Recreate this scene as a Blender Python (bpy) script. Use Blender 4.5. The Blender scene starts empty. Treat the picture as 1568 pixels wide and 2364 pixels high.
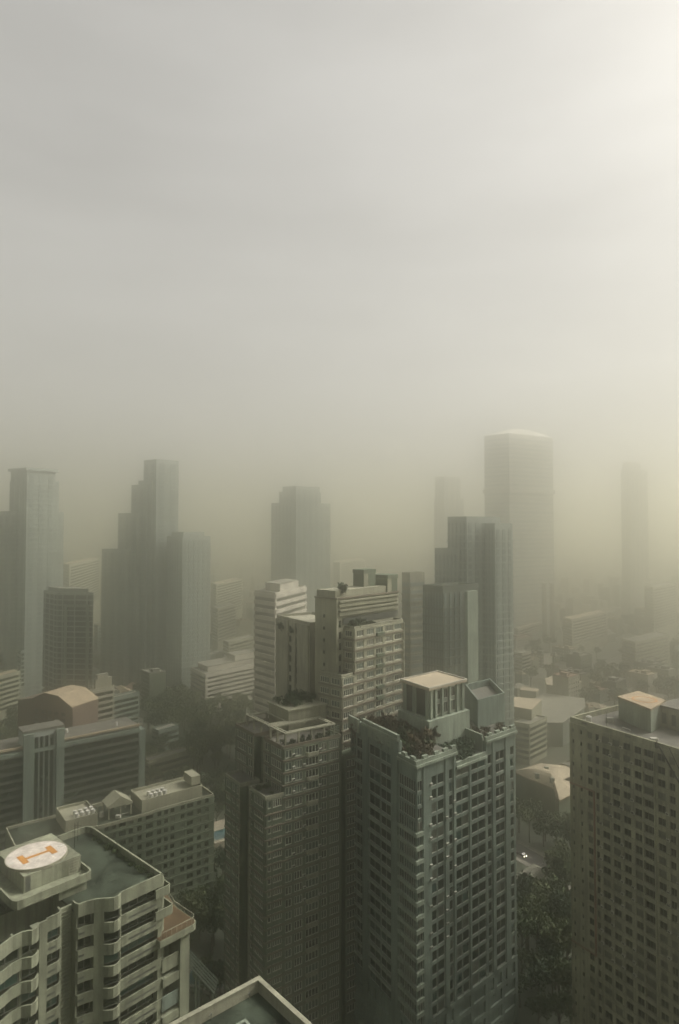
import bpy, math, random
from mathutils import Vector, Quaternion
R = random.Random(7)
# ------------------------------------------------------------------ camera
F, CX, CY, HOR, H = 1460., 784., 1182., 1225., 138.
TILT = math.atan((HOR-CY)/F); ca, sa = math.cos(TILT), math.sin(TILT)
def ray(px, py):
    u = (px-CX)/F; v = (py-CY)/F
    return (u, ca+v*sa, sa-v*ca)
def P(px, py, z):
    r = ray(px, py); k = (z-H)/r[2]
    return Vector((r[0]*k, r[1]*k))
def Pd(px, py, y):
    r = ray(px, py); k = y/r[1]
    return Vector((r[0]*k, y, H+r[2]*k))
def proj(x, y, z):
    z -= H; d = y*ca+z*sa
    return (CX+F*x/d, CY-F*(-y*sa+z*ca)/d) if d > 1 else (-9999, 0)
def dirv(deg): return Vector((math.cos(math.radians(deg)), math.sin(math.radians(deg))))

sc = bpy.context.scene
COL = sc.collection
# ------------------------------------------------------------------ materials
MATS = {}
def mat(name, c, rough=.85, var=.25, scale=.25, streak=0., spec=.3, metal=0., fine=.12, bump=0.):
    if name in MATS: return MATS[name]
    m = bpy.data.materials.new(name); m.use_nodes = True
    nt = m.node_tree; N = nt.nodes; L = nt.links
    b = N['Principled BSDF']; b.inputs['Roughness'].default_value = rough
    b.inputs['Specular IOR Level'].default_value = spec; b.inputs['Metallic'].default_value = metal
    tc = N.new('ShaderNodeTexCoord')
    n1 = N.new('ShaderNodeTexNoise'); n1.inputs['Scale'].default_value = scale; n1.inputs['Detail'].default_value = 6
    L.new(tc.outputs['Object'], n1.inputs['Vector'])
    r1 = N.new('ShaderNodeMapRange'); r1.inputs['From Min'].default_value = .3; r1.inputs['From Max'].default_value = .7
    r1.inputs['To Min'].default_value = 1-var; r1.inputs['To Max'].default_value = 1+var
    L.new(n1.outputs['Fac'], r1.inputs['Value'])
    n2 = N.new('ShaderNodeTexNoise'); n2.inputs['Scale'].default_value = 3.5; n2.inputs['Detail'].default_value = 3
    L.new(tc.outputs['Object'], n2.inputs['Vector'])
    r2 = N.new('ShaderNodeMapRange'); r2.inputs['From Min'].default_value = .3; r2.inputs['From Max'].default_value = .7
    r2.inputs['To Min'].default_value = 1-fine; r2.inputs['To Max'].default_value = 1+fine
    L.new(n2.outputs['Fac'], r2.inputs['Value'])
    mu = N.new('ShaderNodeMath'); mu.operation = 'MULTIPLY'
    L.new(r1.outputs[0], mu.inputs[0]); L.new(r2.outputs[0], mu.inputs[1])
    last = mu
    if streak > 0:
        mp = N.new('ShaderNodeMapping'); mp.inputs['Scale'].default_value = (1.1, 1.1, .07)
        L.new(tc.outputs['Object'], mp.inputs['Vector'])
        n3 = N.new('ShaderNodeTexNoise'); n3.inputs['Scale'].default_value = 1.4; n3.inputs['Detail'].default_value = 4
        L.new(mp.outputs[0], n3.inputs['Vector'])
        r3 = N.new('ShaderNodeMapRange'); r3.inputs['From Min'].default_value = .42; r3.inputs['From Max'].default_value = .68
        r3.inputs['To Min'].default_value = 1; r3.inputs['To Max'].default_value = 1-streak
        L.new(n3.outputs['Fac'], r3.inputs['Value'])
        m3 = N.new('ShaderNodeMath'); m3.operation = 'MULTIPLY'
        L.new(mu.outputs[0], m3.inputs[0]); L.new(r3.outputs[0], m3.inputs[1]); last = m3
    vm = N.new('ShaderNodeVectorMath'); vm.operation = 'SCALE'; vm.inputs[0].default_value = c
    L.new(last.outputs[0], vm.inputs['Scale'])
    L.new(vm.outputs[0], b.inputs['Base Color'])
    if bump > 0:
        bp = N.new('ShaderNodeBump'); bp.inputs['Strength'].default_value = bump; bp.inputs['Distance'].default_value = .2
        L.new(n2.outputs['Fac'], bp.inputs['Height']); L.new(bp.outputs[0], b.inputs['Normal'])
    MATS[name] = m
    return m
def emis(name, c, s):
    m = bpy.data.materials.new(name); m.use_nodes = True
    b = m.node_tree.nodes['Principled BSDF']; b.inputs['Base Color'].default_value = (*c, 1)
    b.inputs['Emission Color'].default_value = (*c, 1); b.inputs['Emission Strength'].default_value = s
    return m
M = dict(
 heli=mat('white_painted_concrete', (.165,.18,.126), streak=.45, scale=.18),
 helideck=mat('roof_membrane', (.028,.036,.026), spec=.08, var=.7, scale=.3, bump=.3),
 orange=mat('terracotta_deck', (.062,.042,.02), var=.25, scale=.3),
 padwhite=mat('pad_white', (.37,.35,.31), var=.28, scale=.7, fine=.2),
 padorange=mat('pad_orange', (.29,.14,.03), var=.15, scale=.5),
 pillar=mat('dark_render_and_shade', (.05,.055,.045), var=.3),  # dark walls; also painted shade under the platform and the slab soffit
 glass=mat('dark_glass', (.008,.014,.009), rough=.18, var=.4, scale=.4, spec=.45),
 glassgreen=mat('green_glass', (.016,.04,.032), rough=.2, var=.4, scale=.4, spec=.45),
 hazeglass=mat('haze_lightened_glass', (.15,.18,.16), rough=.35, var=.3, scale=.1),  # glass lightened so its colour imitates haze before the far towers
 hazewhite=mat('haze_paled_cladding', (.42,.42,.37), var=.15, scale=.06),  # cladding whitened to put distance haze into the colour
 hazepale=mat('haze_paled_glass', (.26,.29,.265), rough=.4, var=.2, scale=.1),  # paler glass again, haze fading painted into it
 curtain=mat('curtained_glass', (.05,.054,.04), rough=.45, var=.3, scale=.6),
 frame=mat('window_frame_pale', (.36,.36,.31), rough=.6, var=.1),
 framewide=mat('window_frame_cream', (.40,.405,.335), rough=.6, var=.12),
 framedark=mat('window_frame_dark', (.07,.075,.06), rough=.6, var=.1),
 brown=mat('olive_render', (.088,.112,.075), streak=.45, scale=.15),
 brownband=mat('russet_moulding', (.115,.098,.072), streak=.2, scale=.3),
 cream=mat('cream_trim', (.215,.218,.16), streak=.25, scale=.3),
 grey=mat('grey_render', (.128,.162,.132), streak=.5, scale=.12),
 greylight=mat('light_grey_trim', (.19,.225,.175), streak=.45, scale=.2),
 beige=mat('beige_render', (.235,.24,.165), streak=.5, scale=.15),
 russetpipe=mat('rust_paint', (.16,.07,.04), streak=.3),
 pale=mat('pale_render', (.27,.27,.205), streak=.4, scale=.12),
 tan=mat('tan_render', (.225,.228,.165), streak=.3, scale=.12),
 white=mat('white_render', (.36,.35,.29), streak=.3, scale=.15),
 olive=mat('dark_olive_cladding', (.10,.115,.09), var=.2, scale=.1),
 slate=mat('slate_cladding', (.25,.28,.25), var=.2, scale=.08),
 pink=mat('pink_render', (.105,.08,.06), streak=.25, scale=.12),
 paleroof=mat('pale_metal_roof', (.30,.265,.19), var=.22, scale=.12, streak=.2),
 greyroof=mat('grey_roof', (.15,.15,.12), var=.35, scale=.3),
 darkroof=mat('dark_roof', (.085,.085,.07), var=.35, scale=.3),
 redroof=mat('red_tile_roof', (.15,.09,.062), var=.3, scale=.4),
 sandroof=mat('sand_roof', (.24,.20,.135), var=.3, scale=.3),
 metal=mat('galvanised_metal', (.42,.42,.38), rough=.5, var=.2),
 darkmetal=mat('dark_metal', (.012,.014,.012), rough=.95, spec=.02),
 bark=mat('bark', (.07,.055,.04)),
 leaf=mat('leaf_green', (.042,.062,.026), var=.55, scale=.5, fine=.4),
 leaf2=mat('leaf_dark', (.028,.048,.024), var=.55, scale=.5, fine=.4),
 leaf3=mat('leaf_pale', (.07,.088,.04), var=.5, scale=.5, fine=.4),
 leafred=mat('leaf_russet', (.06,.044,.024), var=.5, scale=.5, fine=.4),
 asphalt=mat('asphalt', (.05,.05,.047), var=.25, scale=.2),
 pave=mat('pavement', (.16,.155,.13), var=.25, scale=.4),
 ground=mat('city_ground', (.034,.042,.027), var=.55, scale=.03),
 paint=mat('road_paint', (.6,.58,.5), var=.2),
 water=mat('pool_water', (.022,.07,.078), rough=.1, var=.25, scale=.3, spec=.5),
 terrace=mat('pool_terrace', (.26,.235,.175), var=.2, scale=.3),
 carwhite=mat('car_white', (.6,.6,.56), rough=.3, var=.03), carred=mat('car_red', (.3,.04,.03), rough=.3, var=.03),
 carsilver=mat('car_silver', (.14,.145,.145), rough=.3, var=.03), carblack=mat('car_black', (.02,.02,.022), rough=.3, var=.03),
 tyre=mat('tyre', (.02,.02,.02)),
)
M['lamp'] = emis('headlamp_glow', (1., .88, .62), 9.)
# ------------------------------------------------------------------ mesh helpers
def absloc(o):
    v = Vector((0, 0, 0))
    while o is not None:
        v += o.location; o = o.parent
    return v
class Face:
    """vertical plane seen from outside with A at the left and B at the right"""
    def __init__(s, A, B):
        s.A = Vector(A); s.B = Vector(B); d = s.B-s.A; s.L = d.length; s.t = d/s.L
        s.n = Vector((s.t.y, -s.t.x)); s.ang = math.atan2(s.t.y, s.t.x)
    def p(s, u, d=0.): return s.A+s.t*u+s.n*d
class MB:
    def __init__(s): s.v = []; s.f = []; s.m = []
    def add(s, v, f, m=0):
        k = len(s.v); s.v += [tuple(x) for x in v]; s.f += [tuple(i+k for i in q) for q in f]; s.m += [m]*len(f); return s
    def hexa(s, q, z0, z1, m=0):
        v = [(p[0], p[1], z0) for p in q]+[(p[0], p[1], z1) for p in q]
        return s.add(v, [(3,2,1,0), (4,5,6,7), (0,1,5,4), (1,2,6,5), (2,3,7,6), (3,0,4,7)], m)
    def fb(s, F_, u0, u1, d0, d1, z0, z1, m=0):
        return s.hexa([F_.p(u0, d1), F_.p(u1, d1), F_.p(u1, d0), F_.p(u0, d0)], z0, z1, m)
    def box(s, x0, x1, y0, y1, z0, z1, m=0):
        return s.hexa([(x0,y0), (x1,y0), (x1,y1), (x0,y1)], z0, z1, m)
    def prism(s, poly, z0, z1, m=0, open_top=False):
        poly = [Vector((p[0], p[1])) for p in poly]
        ar = sum(poly[i].x*poly[(i+1)%len(poly)].y-poly[(i+1)%len(poly)].x*poly[i].y for i in range(len(poly)))
        if ar < 0: poly.reverse()
        n = len(poly)
        v = [(p.x, p.y, z0) for p in poly]+[(p.x, p.y, z1) for p in poly]
        f = [tuple(range(n-1, -1, -1))]+([] if open_top else [tuple(range(n, 2*n))])
        f += [(i, (i+1)%n, n+(i+1)%n, n+i) for i in range(n)]
        return s.add(v, f, m)
    def strip(s, line, z0, z1, th, m=0, closed=False):
        """wall of thickness th along a polyline, grown to its left side"""
        pts = [Vector((p[0], p[1])) for p in line]; n = len(pts); off = []
        for i in range(n):
            if closed: a, b = pts[i-1], pts[(i+1)%n]
            else: a, b = pts[max(i-1, 0)], pts[min(i+1, n-1)]
            d1 = (pts[i]-a); d2 = (b-pts[i])
            d1 = d1.normalized() if d1.length > 1e-6 else d2.normalized()
            d2 = d2.normalized() if d2.length > 1e-6 else d1
            n1 = Vector((-d1.y, d1.x)); n2 = Vector((-d2.y, d2.x)); nn = n1+n2
            if nn.length < 1e-4: nn = n1
            nn.normalize(); k = th/max(.45, nn.dot(n1)); off.append(pts[i]+nn*k)
        v = []
        for p, q in zip(pts, off): v += [(p.x,p.y,z0), (p.x,p.y,z1), (q.x,q.y,z1), (q.x,q.y,z0)]
        f = []
        for i in range(n if closed else n-1):
            a = 4*i; b = 4*((i+1)%n)
            for j in range(4): f.append((a+j, b+j, b+(j+1)%4, a+(j+1)%4))
        if not closed: f += [(0,1,2,3), (4*n-1,4*n-2,4*n-3,4*n-4)]
        return s.add(v, f, m)
    def tube(s, pts, r, n=6, m=0):
        pts = [Vector(p) for p in pts]; v = []; f = []
        for i, p in enumerate(pts):
            d = (pts[min(i+1, len(pts)-1)]-pts[max(i-1, 0)]).normalized()
            a = d.orthogonal().normalized(); b = d.cross(a)
            rr = r[i] if isinstance(r, (list, tuple)) else r
            v += [p+(a*math.cos(2*math.pi*k/n)+b*math.sin(2*math.pi*k/n))*rr for k in range(n)]
        for i in range(len(pts)-1):
            f += [(i*n+k, i*n+(k+1)%n, (i+1)*n+(k+1)%n, (i+1)*n+k) for k in range(n)]
        f += [tuple(range(n-1, -1, -1)), tuple(range((len(pts)-1)*n, len(pts)*n))]
        return s.add(v, f, m)
    def cyl(s, x, y, r, z0, z1, n=24, m=0):
        return s.prism([(x+r*math.cos(2*math.pi*k/n), y+r*math.sin(2*math.pi*k/n)) for k in range(n)], z0, z1, m)
    def mesh(s, name, mats, off=(0,0,0)):
        me = bpy.data.meshes.new(name)
        me.from_pydata([(x-off[0], y-off[1], z-off[2]) for x, y, z in s.v], [], s.f)
        for x in (mats if isinstance(mats, (list, tuple)) else [mats]): me.materials.append(x)
        me.polygons.foreach_set('material_index', s.m); me.update()
        return me
    def build(s, name, mats, parent=None, loc=None):
        """link as ONE object; vertices are given in world space"""
        off = absloc(parent) if parent else Vector((0,0,0))
        own = Vector(loc) if loc is not None else (Vector((0,0,0)) if parent else None)
        if own is None:
            own = Vector((sum(v[0] for v in s.v)/len(s.v), sum(v[1] for v in s.v)/len(s.v), min(v[2] for v in s.v)))
        o = bpy.data.objects.new(name, s.mesh(name, mats, off+own)); COL.objects.link(o)
        o.location = own; o.parent = parent
        return o
def tag(o, label=None, cat=None, group=None, kind=None):
    if label: o['label'] = label
    if cat: o['category'] = cat
    if group: o['group'] = group
    if kind: o['kind'] = kind
    return o
AVOID = []; FOOT = []
def thing(name, label, cat, loc, group=None, r=0):
    o = bpy.data.objects.new(name, None); COL.objects.link(o); o.empty_display_size = 2
    o.location = (loc[0], loc[1], loc[2] if len(loc) > 2 else 0)
    if r: AVOID.append((loc[0], loc[1], r))
    return tag(o, label, cat, group)
def place(mesh, name, parent, pos, rz=0, k=1):
    o = bpy.data.objects.new(name, mesh); COL.objects.link(o); o.parent = parent
    o.location = Vector(pos)-(absloc(parent) if parent else Vector((0,0,0))); o.rotation_euler = (0, 0, rz)
    if k != 1: o.scale = (k, k, k)
    return o
# ------------------------------------------------------------------ windows
CACHE = {}
def frame_mesh(w, h, mull, trans, fm):
    key = ('f', round(w,2), round(h,2), mull, trans, fm)
    if key not in CACHE:
        b = MB(); t = .2 if fm == 'framewide' else .12; mw = t/2
        b.box(0, w, -.1, 0, 0, t); b.box(0, w, -.1, 0, h-t, h); b.box(0, t, -.1, 0, t, h-t); b.box(w-t, w, -.1, 0, t, h-t)
        for i in range(1, mull): b.box(w*i/mull-mw, w*i/mull+mw, -.097, -.003, t, h-t)
        if trans: b.box(t, w-t, -.094, -.006, h*trans-.035, h*trans+.035)
        CACHE[key] = b.mesh('window', M[fm])
    return CACHE[key]
def pane_mesh(w, h, g):
    key = ('p', round(w,2), round(h,2), g)
    if key not in CACHE: CACHE[key] = MB().box(.05, w-.05, -.05, -.02, .05, h-.05).mesh('pane', M[g])
    return CACHE[key]
def windows(root, items, limit=100, fm='frame', pane=True, glass=('glass',)*5+('glassgreen',)*3+('curtain',)*2):
    """items: (face, u0, u1, z0, z1, depth, mullions, transom)"""
    def score(it):
        f = it[0]; p = f.p((it[1]+it[2])/2); z = (it[3]+it[4])/2; q = proj(p.x, p.y, z)
        inside = -10 < q[0] < 1578 and 0 < q[1] < 2374
        return (0 if inside else 1, p.x**2+p.y**2+(z-H)**2)
    items = sorted(items, key=score); rest = MB()
    for i, (f, u0, u1, z0, z1, d, mu, tr) in enumerate(items):
        w = round(u1-u0, 2); h = round(z1-z0, 2); g = R.choice(glass); p = f.p(u0, d)
        if i < limit:
            o = place(frame_mesh(w, h, mu, tr, fm), 'window', root, (p.x, p.y, z0), f.ang)
            if pane:
                c = bpy.data.objects.new('pane', pane_mesh(w, h, g)); COL.objects.link(c); c.parent = o
            else:
                c = bpy.data.objects.new('pane', pane_mesh(w, h, g)); COL.objects.link(c); c.parent = o
        else:
            k = glass.index(g)
            rest.fb(f, u0+.05, u1-.05, d+.02, d+.05, z0+.05, z1-.05, 1+('glass','glassgreen','curtain').index(g) if g in ('glass','glassgreen','curtain') else 1)
            t = .2 if fm == 'framewide' else .12
            rest.fb(f, u0, u1, d, d+.1, z0, z0+t); rest.fb(f, u0, u1, d, d+.1, z1-t, z1)
            rest.fb(f, u0, u0+t, d, d+.1, z0+t, z1-t); rest.fb(f, u1-t, u1, d, d+.1, z0+t, z1-t)
            for q in range(1, mu): rest.fb(f, u0+w*q/mu-t/2, u0+w*q/mu+t/2, d+.003, d+.097, z0+t, z1-t)
    if rest.v:
        tag(rest.build('window', [M[fm], M['glass'], M['glassgreen'], M['curtain']], root), kind='stuff')
def grid(W, win, f, z0, fh, n, bays, sill=.9, head=2.4, d=.35, top=None, win_d=.05, m=0, mull=2, tr=0):
    """piers, spandrels and windows of a facade; bays are (u0, u1[, mullions])"""
    zt = top if top is not None else z0+n*fh; prev = 0.
    for b in bays:
        if b[0]-prev > .02: W.fb(f, prev, b[0], -.05, d, z0, zt, m)
        prev = b[1]
        for k in range(n):
            lo = z0+k*fh+sill; hi = z0+k*fh+head
            W.fb(f, b[0], b[1], -.05, d-.02, (z0 if k == 0 else z0+(k-1)*fh+head), lo, m)
            win.append((f, b[0], b[1], lo, hi, win_d, b[2] if len(b) > 2 else mull, tr))
        W.fb(f, b[0], b[1], -.05, d-.02, z0+(n-1)*fh+head, zt, m)
    if f.L-prev > .02: W.fb(f, prev, f.L, -.05, d, z0, zt, m)
def para(O, a, b): return [O, O+a, O+a+b, O+b]
# ================================================================== helipad condominium
def heli():
    C = Vector((-27.4, 99.5)); Lf = Vector((-.673, -.740)); nn = Vector((.740, -.673))
    hp = lambda s, n: C+Lf*s+nn*n
    T = thing('condominium_tower', 'pale condominium with wavy balconies and a round white helipad on its roof', 'tower', hp(13, -12)); FOOT.append([tuple(hp(-8,2)), tuple(hp(31,2)), tuple(hp(31,-25)), tuple(hp(-8,-25))])
    prof = dict(A=[(6.9,.05), (0,.05)],
      B=[(12.7,-3.2), (12.75,-2.3), (12.5,-1.65), (11.6,-1.5), (10.5,-1.1), (9.9,-.75), (9.4,-.35), (8.9,.2), (8.3,.6), (7.6,.58), (7.1,.35), (6.9,.05)],
      D=[(17.0,-1.6), (15.5,-1.6), (15.0,-1.75), (14.75,-2.1), (14.6,-3.2)],
      E=[(29,.1), (25.5,.1), (23.4,-.2), (21.6,-1.0), (20.4,-1.05), (19.8,-.75), (19.4,-.4), (18.7,-.55), (18.25,-1.0), (18.0,-1.45)])
    def line(k, off=0., lo=-99, hi=99): return [hp(s, n+off) for s, n in prof[k] if lo <= s <= hi]
    ZT, FH, NF = 85., 3.1, 20
    W = MB()
    W.prism([hp(0,-4.5), hp(12.7,-4.5), hp(12.7,-9.4), hp(30,-9.4), hp(30,-24), hp(0,-24)], 0, 83.55)
    W.prism([hp(12.71,-4.5), hp(30,-4.5), hp(30,-9.39), hp(12.71,-9.39)], 0, 79.8)
    slabpoly = [hp(*q) for q in prof['E']]+[hp(17.9,-1.3), hp(17.05,-1.3)]+[hp(*q) for q in prof['D']]+[hp(14.6,-3.3), hp(12.75,-3.3)]+[hp(*q) for q in prof['B']]+[hp(0,.05), hp(.0,-4.6), hp(29,-4.6)]
    for k in range(NF):
        z = 83.1-1.55-k*FH-1.5
        W.prism([p-nn*.22 for p in slabpoly], z, z+.16)
    for a, b, n in ((0,.7,-.1), (6.7,6.95,-.2), (9.35,10.4,-1.25), (12.45,12.68,-2.0), (14.62,14.9,-2.2), (16.9,18.05,-1.75), (20.3,20.6,-1.4)):
        W.prism([hp(a,n), hp(b,n), hp(b,-4.6), hp(a,-4.6)], 0, 83.3)
    W.strip([hp(10.45,-1.07), hp(9.9,-.73), hp(9.35,-.33)], 0, 83.3, .3)
    W.strip([hp(18.05,-1.25), hp(17.0,-1.25)], 0, 84.95, .35)
    W.strip([hp(14.6,-3.25), hp(12.7,-3.25)], 0, 84.4, .4)
    W.build('wall', M['heli'], T)
    b = MB()
    for k in range(NF*6): z = 83.9-k*.52; b.fb(Face(hp(14.58,-3.25), hp(12.72,-3.25)), .1, 1.75, 0, .12, z-.2, z)
    b.build('louvre', M['heli'], T)
    # balcony parapets: one per bay and floor, each with its dark drain slot
    slots = dict(A=(hp(6.9,.05), hp(0,.05), 1.2, 5.8), B=(hp(12.5,-1.63), hp(11.6,-1.48), .05, .85), D=(hp(17.0,-1.6), hp(15.5,-1.6), .25, 1.3), E=(hp(29,.1), hp(25.5,.1), .3, 3.2))
    win = []; low = MB()
    for key in 'ABDE':
        for k in range(-1, 10):
            z1 = ZT if k < 0 else 83.1-1.55-k*FH; z0 = 83.1 if k < 0 else z1-1.5
            o = MB().strip(line(key), z0, z1, .24).build('balcony' if k >= 0 else 'parapet', M['heli'], T)
            if k >= 0:
                A, B_, u0, u1 = slots[key]; f = Face(A, B_)
                MB().fb(f, u0, u1, -.06, .012, z0+.55, z0+.85).build('drain_slot', M['pillar'], o)
        for k in range(NF):
            z1 = 83.1-k*FH; z0 = z1-1.52
            if k >= 10: low.strip(line(key), z0-1.53, z0-.03, .24)
            if key == 'A': win.append((Face(hp(6.7,-.95), hp(.7,-.95)), .1, 5.9, z0, z1, 0, 4, 0))
            if key == 'B':
                win.append((Face(hp(9.3,-.75), hp(7.0,-.1)), .05, 2.3, z0, z1, 0, 1, 0))
                win.append((Face(hp(12.4,-2.3), hp(10.45,-1.8)), .05, 1.9, z0, z1, 0, 2, 0))
            if key == 'D': win.append((Face(hp(16.85,-2.5), hp(14.92,-2.5)), .05, 1.85, z0, z1, 0, 2, 0))
            if key == 'E':
                win.append((Face(hp(20.25,-1.75), hp(18.1,-1.75)), .05, 2.1, z0, z1, 0, 2, 0))
                win.append((Face(hp(27.5,-1.45), hp(20.65,-1.45)), .05, 6.8, z0, z1, 0, 4, 0))
    tag(low.build('balcony', M['heli'], T), kind='stuff')
    windows(T, win, 100, 'framedark', True, ('glass',)*6+('glassgreen',)*3)
    # roof
    MB().prism([p-nn*.25 for p in [hp(12.72,-3.3)]+[hp(*q) for q in prof['B']]+[hp(0.1,.05)]]+[hp(.1,-23.8), hp(30,-23.9), hp(30,-9.5), hp(12.72,-9.5)], 83.56, 83.9).build('roof_deck', M['helideck'], T)
    MB().prism([hp(12.75,-4.4), hp(29.8,-4.4), hp(29.8,-9.35), hp(12.75,-9.35)], 79.81, 80.0).build('sunken_deck', M['helideck'], T)
    MB().strip([hp(0,.05), hp(-.05,-12), hp(-.1,-22.2), hp(.1,-23.2), hp(.7,-23.9), hp(1.8,-24.1), hp(30,-24.1)], 83.3, ZT, .28).build('parapet', M['heli'], T)
    # platform under the helipad
    pf = [hp(9.2,-5.5), hp(8.7,-5.7), hp(8.45,-6.2), hp(8.4,-7), hp(8.3,-20), hp(19.7,-20), hp(19.8,-7), hp(19.7,-6.2), hp(19.3,-5.6), hp(18.6,-5.5)]
    PL = MB().prism(pf, 85.55, 85.85).build('roof_platform', M['heli'], T)
    MB().strip(pf, 85.86, 86.75, .25, closed=True).build('parapet', M['heli'], PL)
    for a, b, n0, n1, m in ((9.0, 13.2, -6.4, -14, 'heli'), (13.2, 19.2, -9.6, -14, 'pillar')):  # second, dark wall paints the shaded void below the platform
        MB().prism([hp(a,n0), hp(b,n0), hp(b,n1), hp(a,n1)], 83.9, 85.54).build('support_and_shade_wall', M[m], T)
    HB = MB().prism([hp(8.9,-8.6), hp(17.3,-8.6), hp(17.3,-19), hp(8.9,-19)], 85.86, 88.2).build('plant_room', M['heli'], T)
    MB().fb(Face(hp(17.3,-8.6), hp(8.9,-8.6)), .25, .95, -.05, .02, 85.9, 88).build('door', M['pillar'], HB)
    b = MB(); f = Face(hp(10.9,-8.3), hp(9.1,-8.3))
    for u in (0, .75, 1.5): b.fb(f, u, u+.07, -.03, .04, 85.9, 88.4)
    for k in range(6): b.fb(f, .07, 1.5, -.02, .03, 86.1+k*.4, 86.16+k*.4)
    b.build('ladder', M['cream'], HB)
    pc = P(85, 1973, 88.6)
    PAD = MB().cyl(pc.x, pc.y, 4.25, 88.2, 88.6, 48).build('helipad', M['padwhite'], T)
    MB().strip([(pc.x+4.25*math.cos(-a), pc.y+4.25*math.sin(-a)) for a in [2*math.pi*k/48 for k in range(48)]], 88.3, 88.63, .12, closed=True).build('helipad_rim', M['cream'], PAD)
    c1, c2 = P(53, 1985, 88.6), P(118.7, 1961.7, 88.6); a = (c2-c1).normalized(); p = Vector((-a.y, a.x))
    mk = MB()
    mk.prism([c1+a*.45+p*.32, c2-a*.45+p*.32, c2-a*.45-p*.32, c1+a*.45-p*.32], 88.601, 88.612)
    for c in (c1, c2): mk.prism([c+a*.45+p*1.45, c-a*.45+p*1.45, c-a*.45-p*1.45, c+a*.45-p*1.45], 88.601, 88.613)
    mk.build('letter_marking', M['padorange'], PAD)
    for s in (-1, 1):
        q = pc+a*s*3.75
        MB().prism([q+a*.45+p*.2, q-a*.45+p*.2, q-a*.45-p*.2, q+a*.45-p*.2], 88.601, 88.66).build('edge_lamp_box', M['metal'], PAD)
    # corner balconies and the terrace wing on the right
    for k, z in enumerate((81.6, 78.3)):
        MB().strip([hp(1.3,.32), hp(-1.0-.5*k,.32), hp(-1.35-.5*k,.05), hp(-1.4-.5*k,-2.4)], z, z+1.35, .2).prism([hp(1.2,.1), hp(-1-.5*k,.1), hp(-1.2-.5*k,-.2), hp(-1.2-.5*k,-2.4), hp(1.2,-2.4)], z+.02, z+.2).build('corner_balcony', M['heli'], T)
    MB().strip([hp(-.02,-1.0), hp(-.75,-1.3), hp(-1.0,-2.2), hp(-.9,-3.2)], 0, 83.6, -.3).build('corner_column', M['heli'], T)
    tp = [hp(1,1.0), hp(-5.0,1.15), hp(-5.6,.9), hp(-5.85,.3), hp(-5.8,-5), hp(-6.9,-9.3), hp(-.05,-9.3), hp(-.05,-.2), hp(1,-.2)]
    TR = MB().prism(tp, 74.4, 75.4).build('terrace', M['heli'], T)
    MB().prism([p+(hp(-2.5,-4)-p)*.03 for p in tp], 75.41, 75.46).build('terrace_floor', M['orange'], TR)
    b = MB(); rl = [hp(-.1,-8.9), hp(-6.6,-9.0), hp(-5.5,-5), hp(-5.6,.3), hp(-5.3,.75), hp(-4.8,.95), hp(.9,.8)]
    for q, w in zip(rl, rl[1:]):
        f = Face(q, w); b.fb(f, 0, f.L, -.03, .03, 76.38, 76.46)
        for i in range(int(f.L/.9)+1): b.fb(f, min(i*.9, f.L-.05), min(i*.9, f.L-.05)+.05, -.025, .025, 75.46, 76.38)
    b.build('railing', M['cream'], TR)
    f = Face(hp(.0,.35), hp(-4.7,.35)); W = MB()
    W.fb(f, 3.0, 4.7, -5, .12, 0, 74.38)
    W.prism([hp(-.1,-2.5), hp(-4.6,-2.5), hp(-4.6,-9), hp(-.1,-9)], 0, 74.38)
    W.build('wing_wall', M['heli'], T)
    for k in range(5):
        z = 74.38-k*5.8
        MB().fb(f, 0, 3.0, -2.8, .0, z-6.7, z-5.4).build('wing_beam', M['heli'], T)
        MB().fb(f, 0, 3.0, -.4, -.2, z-4.6, z-2.5).build('wing_spandrel', M['grey'] if k else M['heli'], T)
heli()
# ------------------------------------------------------------------ bottom rooftop
def bottom_roof():
    z = 86.1; A = P(598,2257,z); L = P(400,2361,z); Rr = P(734,2363,z)
    a = (L-A).normalized(); b = (Rr-A).normalized()
    a, b = dirv(-140), dirv(-48)
    T = thing('apartment_building', 'low parapet roof corner pointing up between the helipad condominium and the russet tower', 'building', A+a*8+b*8); FOOT.append([tuple(A), tuple(A+a*24), tuple(A+a*24+b*22), tuple(A+b*22)])
    c = lambda u, v: A+a*u+b*v
    MB().prism([c(.1,.1), c(24,.1), c(24,22), c(.1,22)], 0, z-1.55).build('wall', M['tan'], T)
    MB().prism([c(.3,.3), c(24,.3), c(24,22), c(.3,22)], z-1.54, z-1.35).build('roof_deck', M['helideck'], T)
    MB().strip([c(0,22), c(0,0), c(24,0), c(24,22)], z-1.54, z, .34).build('parapet', M['tan'], T)
    MB().strip([c(-.12,22), c(-.12,-.12), c(24,-.12)], z+.002, z+.14, .55).build('coping', M['cream'], T)
    K = MB().strip([c(3.9,12), c(3.9,3.2), c(14,3.2), c(14,12)], z-1.34, z-.95, .3, closed=True).build('skylight_kerb', M['greylight'], T)
    MB().prism([c(4,3.3), c(13.9,3.3), c(13.9,11.9), c(4,11.9)], z-1.345, z-1.2).build('skylight_pane', M['glass'], K)
    for u in (1.6, 6.5):
        MB().tube([(*c(u,.55), z-1.34), (*c(u,.55), z-.6), (*c(u+.5,1.0), z-.45)], .07).build('vent_pipe', M['framedark'], T)
bottom_roof()
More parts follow.
